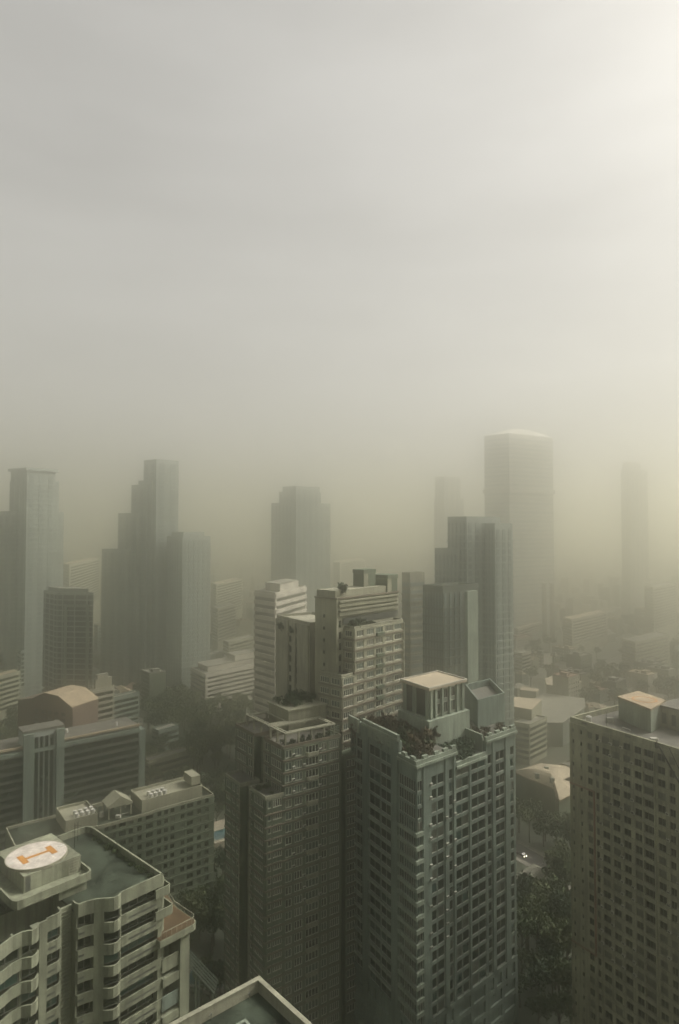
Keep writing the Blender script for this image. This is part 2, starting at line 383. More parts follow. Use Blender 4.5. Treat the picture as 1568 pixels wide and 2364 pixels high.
# ================================================================== russet-banded tower
def band_ring(root, faces, z, mat_, out=.5, h=.5, name='floor_band'):
    b = MB()
    for f, u0, u1 in faces: b.fb(f, u0, u1, -.1, out, z-h, z)
    return b.build(name, mat_, root)
def brown():
    tR, tL = dirv(33.2), dirv(126.5)
    O = Vector((-14.6, 167.)); c = lambda u, v: O+tR*u+tL*v
    T = thing('condominium_tower', 'slim olive condominium with russet floor bands, stepped terraces and a roof pergola', 'tower', c(10,10)); FOOT.append([tuple(c(-7,-1)), tuple(c(30,-1)), tuple(c(30,25)), tuple(c(-7,25))])
    ZU, ZL, FH = 81., 69.2, 3.2
    blocks = dict(U1=[c(0,0), c(17.5,0), c(17.5,9.9), c(0,9.9)], U2=[c(-1,13.7), c(9,13.7), c(9,24.6), c(-1,24.6)],
                  L1=[c(-5.2,0), c(0,0), c(0,8), c(-5.2,8)], L2=[c(-6.4,11.3), c(-1,11.3), c(-1,20), c(-6.4,20)])
    W = MB()
    W.prism(blocks['U1'], 0, ZU); W.prism(blocks['U2'], 0, ZU); W.prism(blocks['L1'], 0, ZL); W.prism(blocks['L2'], 0, ZL)
    W.prism([c(.8,2), c(17,2), c(17,24), c(.8,24)], 0, ZU-.4)
    W.prism([c(-4.4,2), c(3,2), c(3,19), c(-4.4,19)], 0, ZL-.3)
    W.prism([c(17.4,2), c(19.6,2), c(19.6,24), c(17.4,24)], 0, ZU-1); W.prism([c(19.6,.6), c(30,.6), c(30,24), c(19.6,24)], 0, ZU-6)
    FR = Face(c(0,0), c(17.5,0)); FRl = Face(c(-5.2,0), c(0,0)); FR2 = Face(c(19.6,.6), c(30,.6))
    FL = Face(c(0,9.9), c(0,0)); FLl = Face(c(-5.2,8), c(-5.2,0)); FU2 = Face(c(-1,24.6), c(-1,13.7)); FL2 = Face(c(-6.4,20), c(-6.4,11.3))
    FS2 = Face(c(-1,13.7), c(.8,13.7)); win = []
    nU = 24; z0U = ZU-nU*FH; nL = 20; z0L = ZL-nL*FH
    bays = [(.4,2.4,2), (3.1,5.6,3), (6.5,10.6,4), (11.4,13.2,2), (13.9,17.1,5)]
    grid(W, win, FR, z0U, FH, nU, bays, .6, 2.75, .3)
    grid(W, win, FRl, z0L, FH, nL, [(.5,1.6,1), (2.0,4.7,4)], .6, 2.75, .3)
    grid(W, win, FR2, z0U, FH, nU-2, [(.5,4.2,4), (5,8,3)], .6, 2.75, .3)
    grid(W, win, FL, z0U, FH, nU, [(.5,2.9,2), (3.8,9.3,6)], .6, 2.75, .3)
    grid(W, win, FLl, z0L, FH, nL, [(.5,1.6,1), (2.4,7.4,6)], .6, 2.75, .3)
    grid(W, win, FU2, z0U, FH, nU, [(.7,6.6,6), (7.6,10,2)], .6, 2.75, .3)
    grid(W, win, FL2, z0L, FH, nL, [(.7,3.6,3), (4.3,6.2,2), (6.9,8.1,1)], .6, 2.75, .3)
    W.build('wall', M['brown'], T)
    windows(T, win, 100, 'framewide', True, ('glassgreen',)*4+('glass',)*4+('curtain',))
    for k in range(1, nU):
        z = ZU-k*FH+.3; fs = [(FR,-.5,17.5), (FL,0,9.9), (FU2,0,11.3), (FR2,0,10)]
        if z < ZL-1: fs += [(FRl,-.5,5.2), (FLl,0,8), (FL2,0,9.1)]; fs[0] = (FR,0,17.5)
        band_ring(T, fs, z, M['brownband'], .5, .38)
    # recessed balconies with pale fronts
    for k in range(0, 22):
        if k % 2 == 0:
            z = ZU-(k+1)*FH
            MB().strip([FR.p(6.5,.28), FR.p(7.0,.95), FR.p(10.1,.95), FR.p(10.6,.28)], z+.05, z+1.05, .15).prism([FR.p(6.6,.2), FR.p(7.0,.8), FR.p(10.1,.8), FR.p(10.5,.2)], z-.1, z+.045).build('balcony', M['cream'], T)
    # white corner posts beside the slot
    for f, u in ((FL,.1), (FU2,10.7), (FLl,.1), (FL2,8.5)):
        MB().fb(f, u-.1, u+.45, .3, .46, 0, (ZU if f in (FL,FU2) else ZL)).build('corner_post', M['cream'], T)
    # terraces with copings
    for poly, z in ((blocks['U1'], ZU), (blocks['U2'], ZU), (blocks['L1'], ZL), (blocks['L2'], ZL)):
        g = MB().prism(poly, z+.002, z+.12).build('terrace_floor', M['darkroof'], T)
        q = poly if z == ZU else [poly[1], poly[0], poly[3], poly[2]][::-1]
        MB().strip([p-(p-(poly[0]+poly[2])/2).normalized()*-.35 for p in poly], z-.25, z+.75, .25, closed=True).build('parapet', M['brownband'] if z == ZU else M['cream'], T)
    # pergola
    PG = MB()
    zt = 84.6
    def ring(u0, v0, u1, v1, w): PG.strip([c(u0,v0), c(u1,v0), c(u1,v1), c(u0,v1)], zt-.4, zt, w, closed=True)
    ring(.9, .9, 16.9, 9.2, .5); ring(2.2, 2.2, 15.6, 7.9, -.4)
    ring(.9, 9.7, 8, 22.5, .5); ring(2.2, 11, 6.7, 21.2, -.4)
    for u in (3.5, 6.5, 9.5, 12.5): PG.hexa([c(u,.95), c(u+.3,.95), c(u+.3,2.4), c(u,2.4)], zt-.36, zt-.04)
    for v in (3, 5.5, 12.5, 15, 17.5, 20): PG.hexa([c(.95,v), c(2.4,v), c(2.4,v+.3), c(.95,v+.3)], zt-.36, zt-.04)
    PO = PG.build('pergola', M['cream'], T)
    for u, v in ((1.0,1.0), (5,1.0), (9,1.0), (13,1.0), (16.3,1.0), (1.0,5), (1.0,8.6), (1.0,14), (1.0,18), (1.0,22), (7.3,22)):
        MB().hexa([c(u,v), c(u+.45,v), c(u+.45,v+.45), c(u,v+.45)], ZU+.1, zt-.41).build('post', M['cream'], PO)
    RH = MB().prism([c(7.5,10), c(20,10), c(20,21), c(7.5,21)], ZU-.5, ZU+6.2).build('lift_house', M['tan'], T)
    MB().prism([c(7.2,9.7), c(20.3,9.7), c(20.3,21.3), c(7.2,21.3)], ZU+6.21, ZU+6.6).build('roof', M['tan'], RH)
    b = MB()
    for k in range(7): b.fb(FR, 14.2, 17.3, .0, .12, ZU+.3+k*.45, ZU+.5+k*.45)
    b.build('louvre_screen', M['brown'], T)
    return c, ZU, ZL
BR = brown()
# ================================================================== grey tower
def grey():
    tR, tL = dirv(40.5), dirv(120.5)
    O = Vector((18.7, 156.)); c = lambda u, v: O+tR*u+tL*v
    T = thing('condominium_tower', 'broad blue grey condominium with a gridded facade and a flat roofed penthouse', 'tower', c(20,14)); FOOT.append([tuple(c(-1,-1)), tuple(c(42,-1)), tuple(c(42,31)), tuple(c(-1,31))])
    FH = 3.3; W = MB(); win = []
    ZA, ZB, ZC, ZD = 80.6, 77.3, 80.6, 84.5
    W.prism([c(0,0), c(14.3,0), c(14.3,30), c(0,30)], 0, ZA); W.prism([c(14.3,0), c(27.5,0), c(27.5,30), c(14.3,30)], 0, ZB)
    W.prism([c(27.5,0), c(41.2,0), c(41.2,30), c(27.5,30)], 0, ZC); W.prism([c(.02,7), c(1.0,7), c(1.0,30.01), c(.02,30.01)], ZA-.3, ZD)
    FRa, FRb, FRc = Face(c(0,0), c(14.3,0)), Face(c(14.3,0), c(27.5,0)), Face(c(27.5,0), c(41.2,0))
    FLa, FLb = Face(c(0,7), c(0,0)), Face(c(0,30), c(0,7))
    n = 18; zb = 77.3-n*FH
    grid(W, win, FRa, zb, FH, n, [(.15,1.9,2), (5.2,7.2,1), (7.55,10.0,1), (12.0,13.4,1)], .35, 2.85, .3, ZA)
    grid(W, win, FRb, zb, FH, n, [(.35,2.85,1), (2.98,5.6,1), (6.5,9.6,1), (9.75,12.85,1)], .35, 2.85, .3, ZB)
    grid(W, win, FRc, zb, FH, n, [(.7,2.3,1), (4.2,8.4,2), (11.1,12.8,1)], .35, 2.85, .3, ZC)
    grid(W, win, FLa, zb, FH, n, [(.2,2.0,2), (2.2,6.95,5)], .25, 2.95, .3, ZA)
    grid(W, win, FLb, zb, FH, n+1, [(.3,2.7,2), (2.95,6.3,2), (9.5,14.6,2), (14.95,19.9,2)], .3, 2.95, .3, ZD)
    for f, L in ((FRa,14.3), (FRb,13.2), (FRc,13.7), (FLa,7), (FLb,23)):        # podium storeys
        for k in range(4): W.fb(f, 0, L, .0, .55, zb-1.0-k*4.4, zb-k*4.4+.3)
        for u in (.0, L*.5-.6, L-1.2): W.fb(f, u, u+1.2, -.05, .53, 0, zb-.6)
    W.build('wall', M['grey'], T)
    windows(T, win, 100, 'frame', True, ('glass',)*8+('glassgreen',)*2+('curtain',))
    # full height projecting piers
    for f, a, b, z in ((FRa,2.0,5.0,ZA), (FRa,10.2,11.6,ZA), (FRa,13.6,14.5,ZA+.2), (FRb,5.75,6.5,ZB), (FRc,2.6,4.0,ZC), (FRc,8.6,10.8,ZC), (FLb,6.4,9.3,ZD+.9), (FLb,20.0,22.9,ZD)):
        MB().fb(f, a, b, .25, .55, zb-6, z-.4).build('pier', M['grey'], T)
    for k in range(1, n):                        # spandrel ledges, with the corner chevrons
        z = 77.3-k*FH+.35
        if k > 3: band_ring(T, [(FRa,-.7,1.95), (FLa,0,7.3)], z+.15, M['greylight'], .7, .95, 'floor_ledge')
        for fs in ((FLb,.2,6.2), (FLb,9.5,14.6), (FLb,14.9,19.9)): band_ring(T, [fs], z-.1, M['greylight'], .65, .7, 'balcony_front') if k > 3 or fs[1] < 1 else None
    # cornices and parapets
    for f, u0, u1, z in ((FRa,-.8,14.9,ZA), (FRc,-.5,14,ZC), (FRb,.1,13.1,ZB-.5), (FLa,0,7.4,ZA), (FLb,6.2,23.2,ZD+.4)):
        MB().fb(f, u0, u1, -.2, .95, z-.3, z+.35).fb(f, u0+.2, u1-.2, -.15, .6, z+.352, z+1.3).build('cornice', M['greylight'], T)
    for f, us, z in ((FRa,(2.2,6.4,9.8,13), ZA), (FRc,(1,4.5,8,11.5), ZC), (FLa,(1.5,5), ZA)):
        for u in us: MB().fb(f, u, u+1.7, -.3, .45, z+1.31, z+2.0).build('merlon', M['greylight'], T)
    MB().fb(FLb, -.4, 4.9, .3, .9, ZD-2.6, ZD+1.0).build('parapet_panel', M['greylight'], T)
    b = MB().fb(FLb, 9.5, 20, .5, .62, ZD-2.3, ZD+.2)
    for k in range(10): b.fb(FLb, 9.6+k*1.04, 10.2+k*1.04, .622, .72, ZD-1.9, ZD-.3)
    b.build('louvre_panel', M['greylight'], T)
    MB().prism([c(.3,.3), c(14,.3), c(14,29), c(.3,29)], ZA+.002, ZA+.1).build('roof_garden_deck', M['darkroof'], T)
    MB().prism([c(14.5,.3), c(27.3,.3), c(27.3,29), c(14.5,29)], ZB+.002, ZB+.1).build('roof_garden_deck', M['darkroof'], T)
    MB().prism([c(27.7,.3), c(41,.3), c(41,29), c(27.7,29)], ZC+.002, ZC+.1).build('roof_garden_deck', M['darkroof'], T)
    # penthouse
    zp = 95.7; a = P(991,1588,zp); l = P(924,1566.5,zp); r = P(1079,1566.5,zp)
    u = (r-a); v = (l-a); un, vn = u.normalized(), v.normalized()
    q = lambda i, j: a+un*i+vn*j
    U, V = u.length, v.length
    PH = MB().prism([q(.9,.9), q(U-.9,.9), q(U-.9,V-.9), q(.9,V-.9)], ZB, zp-.9).build('penthouse', M['greylight'], T)
    fr = Face(q(.9,.9), q(U-.9,.9)); fl = Face(q(.9,V-.9), q(.9,.9)); w = MB()
    pw = []
    for k, (z0_, z1_) in enumerate(((91.6,94.2), (87.6,90.6))):
        for i in range(3): pw.append((fr, 2.2+i*3.2+k*.0, 4.4+i*3.2, z0_, z1_, .06, 2, 0))
    grid_w = MB(); win2 = []
    for it in pw:
        o = place(frame_mesh(round(it[2]-it[1],2), round(it[4]-it[3],2), 2, 0, 'frame'), 'window', PH, (*fr.p(it[1], .06), it[3]), fr.ang)
        cc = bpy.data.objects.new('pane', pane_mesh(round(it[2]-it[1],2), round(it[4]-it[3],2), 'glass')); COL.objects.link(cc); cc.parent = o
    for u_ in (0, 1.9, 4.7, 7.9, 11.1, fr.L-1.0): MB().fb(fr, u_, u_+.75, .0, .55, 87, zp-.95).build('pier', M['greylight'], PH)
    for u_ in (.0, fl.L*.38, fl.L-1.2): MB().fb(fl, u_, u_+1.2, 0, .4, 87, zp-.95).build('pier', M['greylight'], PH)
    MB().fb(fl, .2, fl.L*.36, .01, .06, 87.2, zp-1.2).fb(fl, fl.L*.38+1.4, fl.L-1.4, .01, .06, 87.2, zp-1.2).build('window_strip', M['glass'], PH)
    MB().prism([q(-.6,-.6), q(U+.3,-.6), q(U+.3,V+.3), q(-.6,V+.3)], ZB, 86.9).build('terrace_wall', M['greylight'], PH)
    MB().prism([q(0,0), q(U,0), q(U,V), q(0,V)], zp-.88, zp-.35).build('roof', M['paleroof'], PH)
    MB().strip([q(0,0), q(U,0), q(U,V), q(0,V)], zp-.345, zp, .3, closed=True).build('roof_rim', M['white'], PH)
    # rear roof block with an open tank well
    zr = 89.; A_, B_, D_ = P(1103,1616,zr), P(1165,1599,zr), P(1074,1580,zr)
    C_ = B_+D_-A_
    RB = MB().prism([A_, B_, C_, D_], ZC-4, zr-2.2).strip([A_, B_, C_, D_], zr-2.2, zr, .4, closed=True).build('tank_house', M['grey'], T)
    MB().prism([A_+(C_-A_)*.06, B_+(D_-B_)*.06, C_+(A_-C_)*.06, D_+(B_-D_)*.06], zr-2.19, zr-1.9).build('tank_well_floor', M['darkroof'], RB)
    MB().hexa([c(27.3,1), c(27.8,1), c(27.8,16), c(27.3,16)], ZB, ZC+1.6).build('garden_wall', M['greylight'], T)
    return c, ZA, ZB, ZC
GR = grey()
# ================================================================== right tower
def right():
    tF, tB = dirv(-57.8), dirv(33.)
    O = Vector((62.5, 173.)); c = lambda u, v: O+tF*u+tB*v
    T = thing('apartment_tower', 'beige slab tower with a dense grid of small square windows and a rusty downpipe', 'tower', c(20,12)); FOOT.append([tuple(c(-1,-1)), tuple(c(47,-1)), tuple(c(47,27)), tuple(c(-1,27))])
    FH, n = 3.0, 28; ZR = 86.2; zb = ZR-n*FH-.4
    f = Face(c(0,0), c(46,0)); W = MB(); win = []
    W.prism([c(0,0), c(46,0), c(46,26), c(0,26)], 0, ZR-.2)
    bays = [(.8,1.4,1), (3.3,3.95,1), (5.6,7.0,2), (8.0,9.0,1), (9.9,12.0,2), (12.9,14.9,2), (15.9,17.8,2), (18.9,20.8,2), (21.4,24.1,3), (24.8,26.7,2), (27.7,29.1,2), (30.2,32.2,2), (33.2,35.2,2), (36.2,38.9,3), (40,42,2), (43,45,2)]
    grid(W, win, f, zb, FH, n, bays, .7, 2.45, .3, ZR)
    out = []
    for it in win:
        if it[2]-it[1] < .7: it = (it[0], it[1], it[2], it[3]+.3, it[4]-.3, it[5], 1, 0)
        out.append(it)
    small = [i for i in out if i[2]-i[1] < .7]
    for i in small: W.fb(f, i[1], i[2], -.05, .28, i[3]-.3, i[3]); W.fb(f, i[1], i[2], -.05, .28, i[4], i[4]+.3)
    W.build('wall', M['beige'], T)
    windows(T, out, 100, 'framedark', True, ('glass',)*5+('curtain',)*3)
    for k in range(n):                      # pale sill ledges, balconies in the deep bays
        z = zb+k*FH+.68
        MB().fb(f, 9.6, 21.0, .25, .5, z-.12, z+.03).fb(f, 24.5, 29.4, .25, .5, z-.12, z+.03).fb(f, 30, 45.2, .25, .5, z-.12, z+.03).build('sill_ledge', M['beige'], T)
        MB().fb(f, 21.3, 24.2, .25, .85, z-.6, z+.15).build('balcony', M['cream'], T)
    for u in (21.25, 24.25): MB().fb(f, u-.12, u+.12, .29, .95, zb, ZR-1).build('fin', M['beige'], T)
    z5 = ZR-5*FH-.9; z19 = ZR-19*FH-.6
    for z in (z5, z19): MB().fb(f, -.05, 7.7, .28, .42, z-.4, z).build('rust_band', M['russetpipe'], T)
    MB().fb(f, 7.35, 7.75, .29, .6, z19-.4, z5).build('downpipe', M['russetpipe'], T)
    for k, z in enumerate((55.5,)): MB().fb(f, -.9, .1, -1, .2, z, z+1.1).build('ledge_box', M['beige'], T)
    pp = MB().strip([c(0,26), c(0,0), c(46,0), c(46,26)], ZR, 87.6, .0+.5)
    pp.build('parapet', M['beige'], T)
    for u in (3.6, 16.2, 33): MB().fb(f, u, u+1.6, -.02, .02, 86.7, 87.2).build('parapet_opening', M['pillar'], T)
    MB().prism([c(.6,.6), c(45.6,.6), c(45.6,25.5), c(.6,25.5)], ZR-.19, ZR).build('roof_deck', M['darkroof'], T)
    z = 92.5; a, l, b_, r = P(1503,1636,z), P(1425.6,1606.5,z), P(1474,1594,z), P(1537,1615,z)
    PH = MB().prism([a+(b_-a)*.02, r+(l-r)*.02, b_+(a-b_)*.02, l+(r-l)*.02], ZR-.1, z-.6).build('lift_house', M['greylight'], T)
    MB().prism([a, r, b_, l], z-.59, z-.1).build('roof', M['sandroof'], PH)
    ctr = (a+b_)/2
    rg = [(ctr.x+3.2*math.cos(t*math.pi/18), ctr.y+3.2*math.sin(t*math.pi/18)) for t in range(36)]
    MB().strip(rg, z-.099, z-.07, .5, closed=True).build('ring_marking', M['padorange'], PH)
    q = lambda i, j: c(24+i, 3+j)
    SB = MB().prism([c(15,17), c(26,17), c(26,26), c(15,26)], ZR, 91.5).build('stair_house', M['tan'], T)
    fs = Face(c(15,17), c(26,17))
    for k in range(4): MB().fb(fs, 1+k*2.6, 2.2+k*2.6, .005, .04, 87.2, 90).build('opening', M['pillar'], SB)
    MB().prism([c(14.6,16.6), c(26.4,16.6), c(26.4,26.4), c(14.6,26.4)], 91.51, 91.9).build('roof', M['darkroof'], SB)
    # two hoist cables
    for p0, p1, lab in (((1516,1713), (1600,1863), 'thick dark hoist cable slanting down from the parapet of the beige slab tower'),
                        ((1545,1727), (1605,1850), 'thin short hoist cable beside the thick one on the beige slab tower')):
        s = Pd(p0[0], p0[1], 151.5 if p0[0] < 1530 else 146.); e = Pd(p1[0], p1[1], 128. if p0[0] < 1530 else 124.)
        o = MB().tube([s, s+(e-s)*.5+Vector((0,0,-.15)), e], .17 if p0[0] < 1530 else .09, 6).build('hoist_cable', M['darkmetal'])
        tag(o, lab, 'cable')
        if p0[0] < 1530: MB().box(s.x-.3, s.x+.3, s.y-.3, s.y+.3, s.z-1.4, s.z-.2).build('pulley_block', M['darkmetal'], o)
right()
# ================================================================== beige tower in the middle
def beige():
    tR, tL = dirv(47.5), dirv(138.)
    O = Vector((4.3, 187.)); c = lambda u, v: O+tR*u+tL*v
    T = thing('condominium_tower', 'tall tan condominium with russet bands and two blocky tanks on top', 'tower', c(10,10)); FOOT.append([tuple(c(-6,-1)), tuple(c(25,-1)), tuple(c(25,21)), tuple(c(-6,21))])
    ZA, ZS, ZL, FH = 109., 118., 95.8, 3.2; W = MB(); win = []
    W.prism([c(0,0), c(23.8,0), c(23.8,4.2), c(0,4.2)], 0, ZA); W.prism([c(-5.4,.02), c(0,.02), c(0,9), c(-5.4,9)], 0, ZL)
    W.prism([c(-3.6,4), c(26.5,4), c(26.5,12.5), c(-3.6,12.5)], 0, ZS)
    fr, fl = Face(c(0,0), c(23.8,0)), Face(c(0,4), c(0,0)); frl, fll = Face(c(-5.4,.02), c(0,.02)), Face(c(-5.4,9), c(-5.4,.02))
    fsl = Face(c(-3.6,12.5), c(-3.6,4)); fsr = Face(c(-3.6,4), c(26.5,4))
    n = 30; zb = ZA-n*FH
    grid(W, win, fr, zb, FH, n, [(.9,4.1,4), (5.6,8.9,4), (9.9,13.2,3), (14.5,18.3,5), (19.1,23.0,4)], .8, 2.7, .3)
    grid(W, win, fl, zb, FH, n, [(.5,3.4,3)], .8, 2.7, .3)
    grid(W, win, frl, ZL-25*FH, FH, 25, [(.6,4.8,5)], .8, 2.7, .3); grid(W, win, fll, ZL-25*FH, FH, 25, [(.6,4.2,4), (5,8.4,3)], .8, 2.7, .3)
    tiny = []
    for k in range(14):
        z = 113-k*3.6; tiny.append((fsl, 3.4, 4.2, z-1.0, z, .05, 1, 0))
    W.fb(fsr, 0, .9, -.05, .35, 60, ZS-.3)
    for k in range(14): MB().fb(fsr, 1.1, 2.3, -.02, .05, 114.6-k*3.3-2, 114.6-k*3.3).build('slot_window', M['glass'], T)
    W.build('wall', M['tan'], T)
    windows(T, win, 100, 'framewide', True, ('glassgreen',)*4+('glass',)*3+('curtain',)*2)
    for it in tiny: MB().fb(it[0], it[1], it[2], .0, .05, it[3], it[4]).build('vent_window', M['glass'], T)
    for k in range(1, 28):
        z = ZA-k*FH+.3; fs = [(fr,-.4,23.8), (fl,0,4)]
        if z < ZL: fs += [(frl,-.4,5.4), (fll,0,9)]; fs[0] = (fr,0,23.8)
        band_ring(T, fs, z, M['brownband'], .5, .45)
    for k in range(0, 20):
        if k % 3 != 1: MB().fb(fr, 9.8, 13.4, .3, .9, ZA-(k+1)*FH+.05, ZA-(k+1)*FH+1.0).build('balcony', M['brown'], T)
    MB().fb(fr, 23.4, 23.8, .3, .62, 20, ZA-.5).build('corner_post', M['cream'], T)
    for k, z in enumerate((117.2, 114.6)):            # mechanical floor bands of the upper slab
        MB().fb(fsr, .9, 29.6, 0, 1.1, z-.45, z).fb(fsr, .9, 29.6, 0, .7, z-1.9, z-.7).build('floor_band', M['tan'], T)
    MB().fb(fsr, 3.0, 29.6, .0, .25, ZA+.9, 111.9).build('window_band', M['pillar'], T)  # dark colour stands for soffit shade over the recessed glazing
    MB().fb(fsr, -.1, 30.2, -.2, .55, ZS-.3, ZS+.1).fb(fsl, 0, 8.5, -.2, .4, ZS-.3, ZS+.1).build('cornice', M['brownband'], T)
    MB().prism([c(-3.2,4.5), c(21,4.5), c(21,12.2), c(-3.2,12.2)], ZS+.101, ZS+2.2).build('plant_room', M['tan'], T)
    for poly, z, m in (([c(0,0), c(23.8,0), c(23.8,3.9), c(0,3.9)], ZA, 'cream'), ([c(-5.4,.02), c(0,.02), c(0,9), c(-5.4,9)], ZL, 'cream')):
        MB().prism(poly, z+.002, z+.1).build('terrace_floor', M['darkroof'], T)
        MB().strip(poly, z-.2, z+.7, .25, closed=True).build('parapet', M[m], T)
    for u0, u1, v0, v1, zt in ((12.8, 18.6, 7, 11.5, 125.6), (21.2, 26.4, 4.1, 11, 123.6)):
        p = [c(u0,v0), c(u1,v0), c(u1,v1), c(u0,v1)]; m_ = (p[0]+p[2])/2
        TK = MB().prism(p, ZS+.11, zt-1.2).build('tank_tower', M['tan'], T)
        MB().prism([m_+(q-m_)*1.05 for q in p], zt-1.19, zt).build('cap', M['brown'], TK)
        MB().fb(Face(p[0], p[1]), 2.2, u1-u0-.1, .005, .05, ZS+.2, zt-1.3).fb(Face(p[3], p[0]), .1, v1-v0-.1, .005, .05, ZS+.2, zt-1.3).build('dark_side', M['brown'], TK)  # dark green faces; uncovered pale front strip paints the lit part
    return c, ZA, ZL, ZS
BG = beige()
# ================================================================== neighbouring mid distance buildings
def pale_wing():
    z = 109.5; A, B = P(640,1419,z), P(716,1437,z)
    T = thing('apartment_tower', 'narrow plain pale tower with two dark window slots, hard against the tan condominium', 'tower', (A+B)/2, r=10)
    f = Face(A, B); q = [A, B, B-f.n*14, A-f.n*14]; zr = z
    W = MB().prism(q, 0, zr-.8); W.fb(f, 0, f.L*.38, 0, .5, 0, zr-1); W.fb(f, f.L*.5, f.L*.6, 0, .5, 0, zr-1.2); W.fb(f, f.L*.66, f.L-.6, .0, .5, 70, zr-1.0)
    W.build('wall', M['pale'], T)
    MB().strip(q, zr-.8, zr, .3, closed=True).build('parapet', M['pale'], T)
    for k in range(22):
        for a, b in ((.4,.48), (.61,.65)):
            MB().fb(f, f.L*a, f.L*b, .02, .1, zr-4.6-k*3.2, zr-2.6-k*3.2).build('window', M['glass'], T)
    for k in range(12):
        z1 = 68-k*3.2
        MB().fb(f, f.L*.66, f.L, .05, 1.0, z1-1.1, z1).build('balcony', M['tan'], T)
        MB().fb(f, f.L*.7, f.L*.96, .02, .1, z1, z1+1.9).build('window', M['glass'], T)
    return f, zr
PW = pale_wing()
def striped(name, label, pts, z, mats, floors, depth=None, fh=3.3, band=(.0,1.3), slots=(), roofbits=(), cat='building', r=18, fins=0, roofmat='greyroof', base=0., group=None, back=None):
    """block seen from its corner: pts = left, front, right roof corners in picture units"""
    l, f, rt = [P(*p, z) for p in pts]
    k = l+rt-f
    if back: k = f+(k-f)*back
    poly = [f, rt, k, l]; ctr = (f+k)/2
    T = thing(name, label, cat, ctr, group, r=max(r, (k-f).length*.5))
    MB().prism(poly, base, z-.9).build('wall', M[mats[0]], T)
    MB().prism([ctr+(p-ctr)*.97 for p in poly], z-.89, z-.75).build('roof', M[roofmat], T)
    MB().strip(poly, z-.9, z, .35, closed=True).build('parapet', M[mats[1]], T)
    for fc in (Face(l, f), Face(f, rt)):
        if fc.L < 1.5: continue
        for i in range(floors):
            z1 = z-1.2-i*fh
            MB().fb(fc, 0, fc.L, -.05, .45, z1-band[1], z1-band[0]).build('floor_band', M[mats[1]], T)
            MB().fb(fc, fc.L*.04, fc.L*.96, -.05, .06, z1-fh+.1, z1-band[1]-.05).build('window_band', M[mats[2]], T)
        for i in range(fins):
            u = fc.L*(i+.5)/fins; MB().fb(fc, u-.35, u+.35, -.05, .6, max(base, z-1.2-floors*fh), z-1.2).build('fin', M[mats[1]], T)
    return T, poly, ctr
def rbox(T, poly, a, b, c_, d, z0, z1, m, name='lift_house', rm='greyroof'):
    """rooftop box between fractions a..b along front-right and c..d along front-left"""
    f, rt, k, l = poly; q = lambda i, j: f+(rt-f)*i+(l-f)*j
    o = MB().prism([q(a,c_), q(b,c_), q(b,d), q(a,d)], z0, z1-.25).build(name, M[m], T)
    MB().prism([q(a-.01,c_-.01), q(b+.01,c_-.01), q(b+.01,d+.01), q(a-.01,d+.01)], z1-.249, z1).build('roof', M[rm], o)
    return o
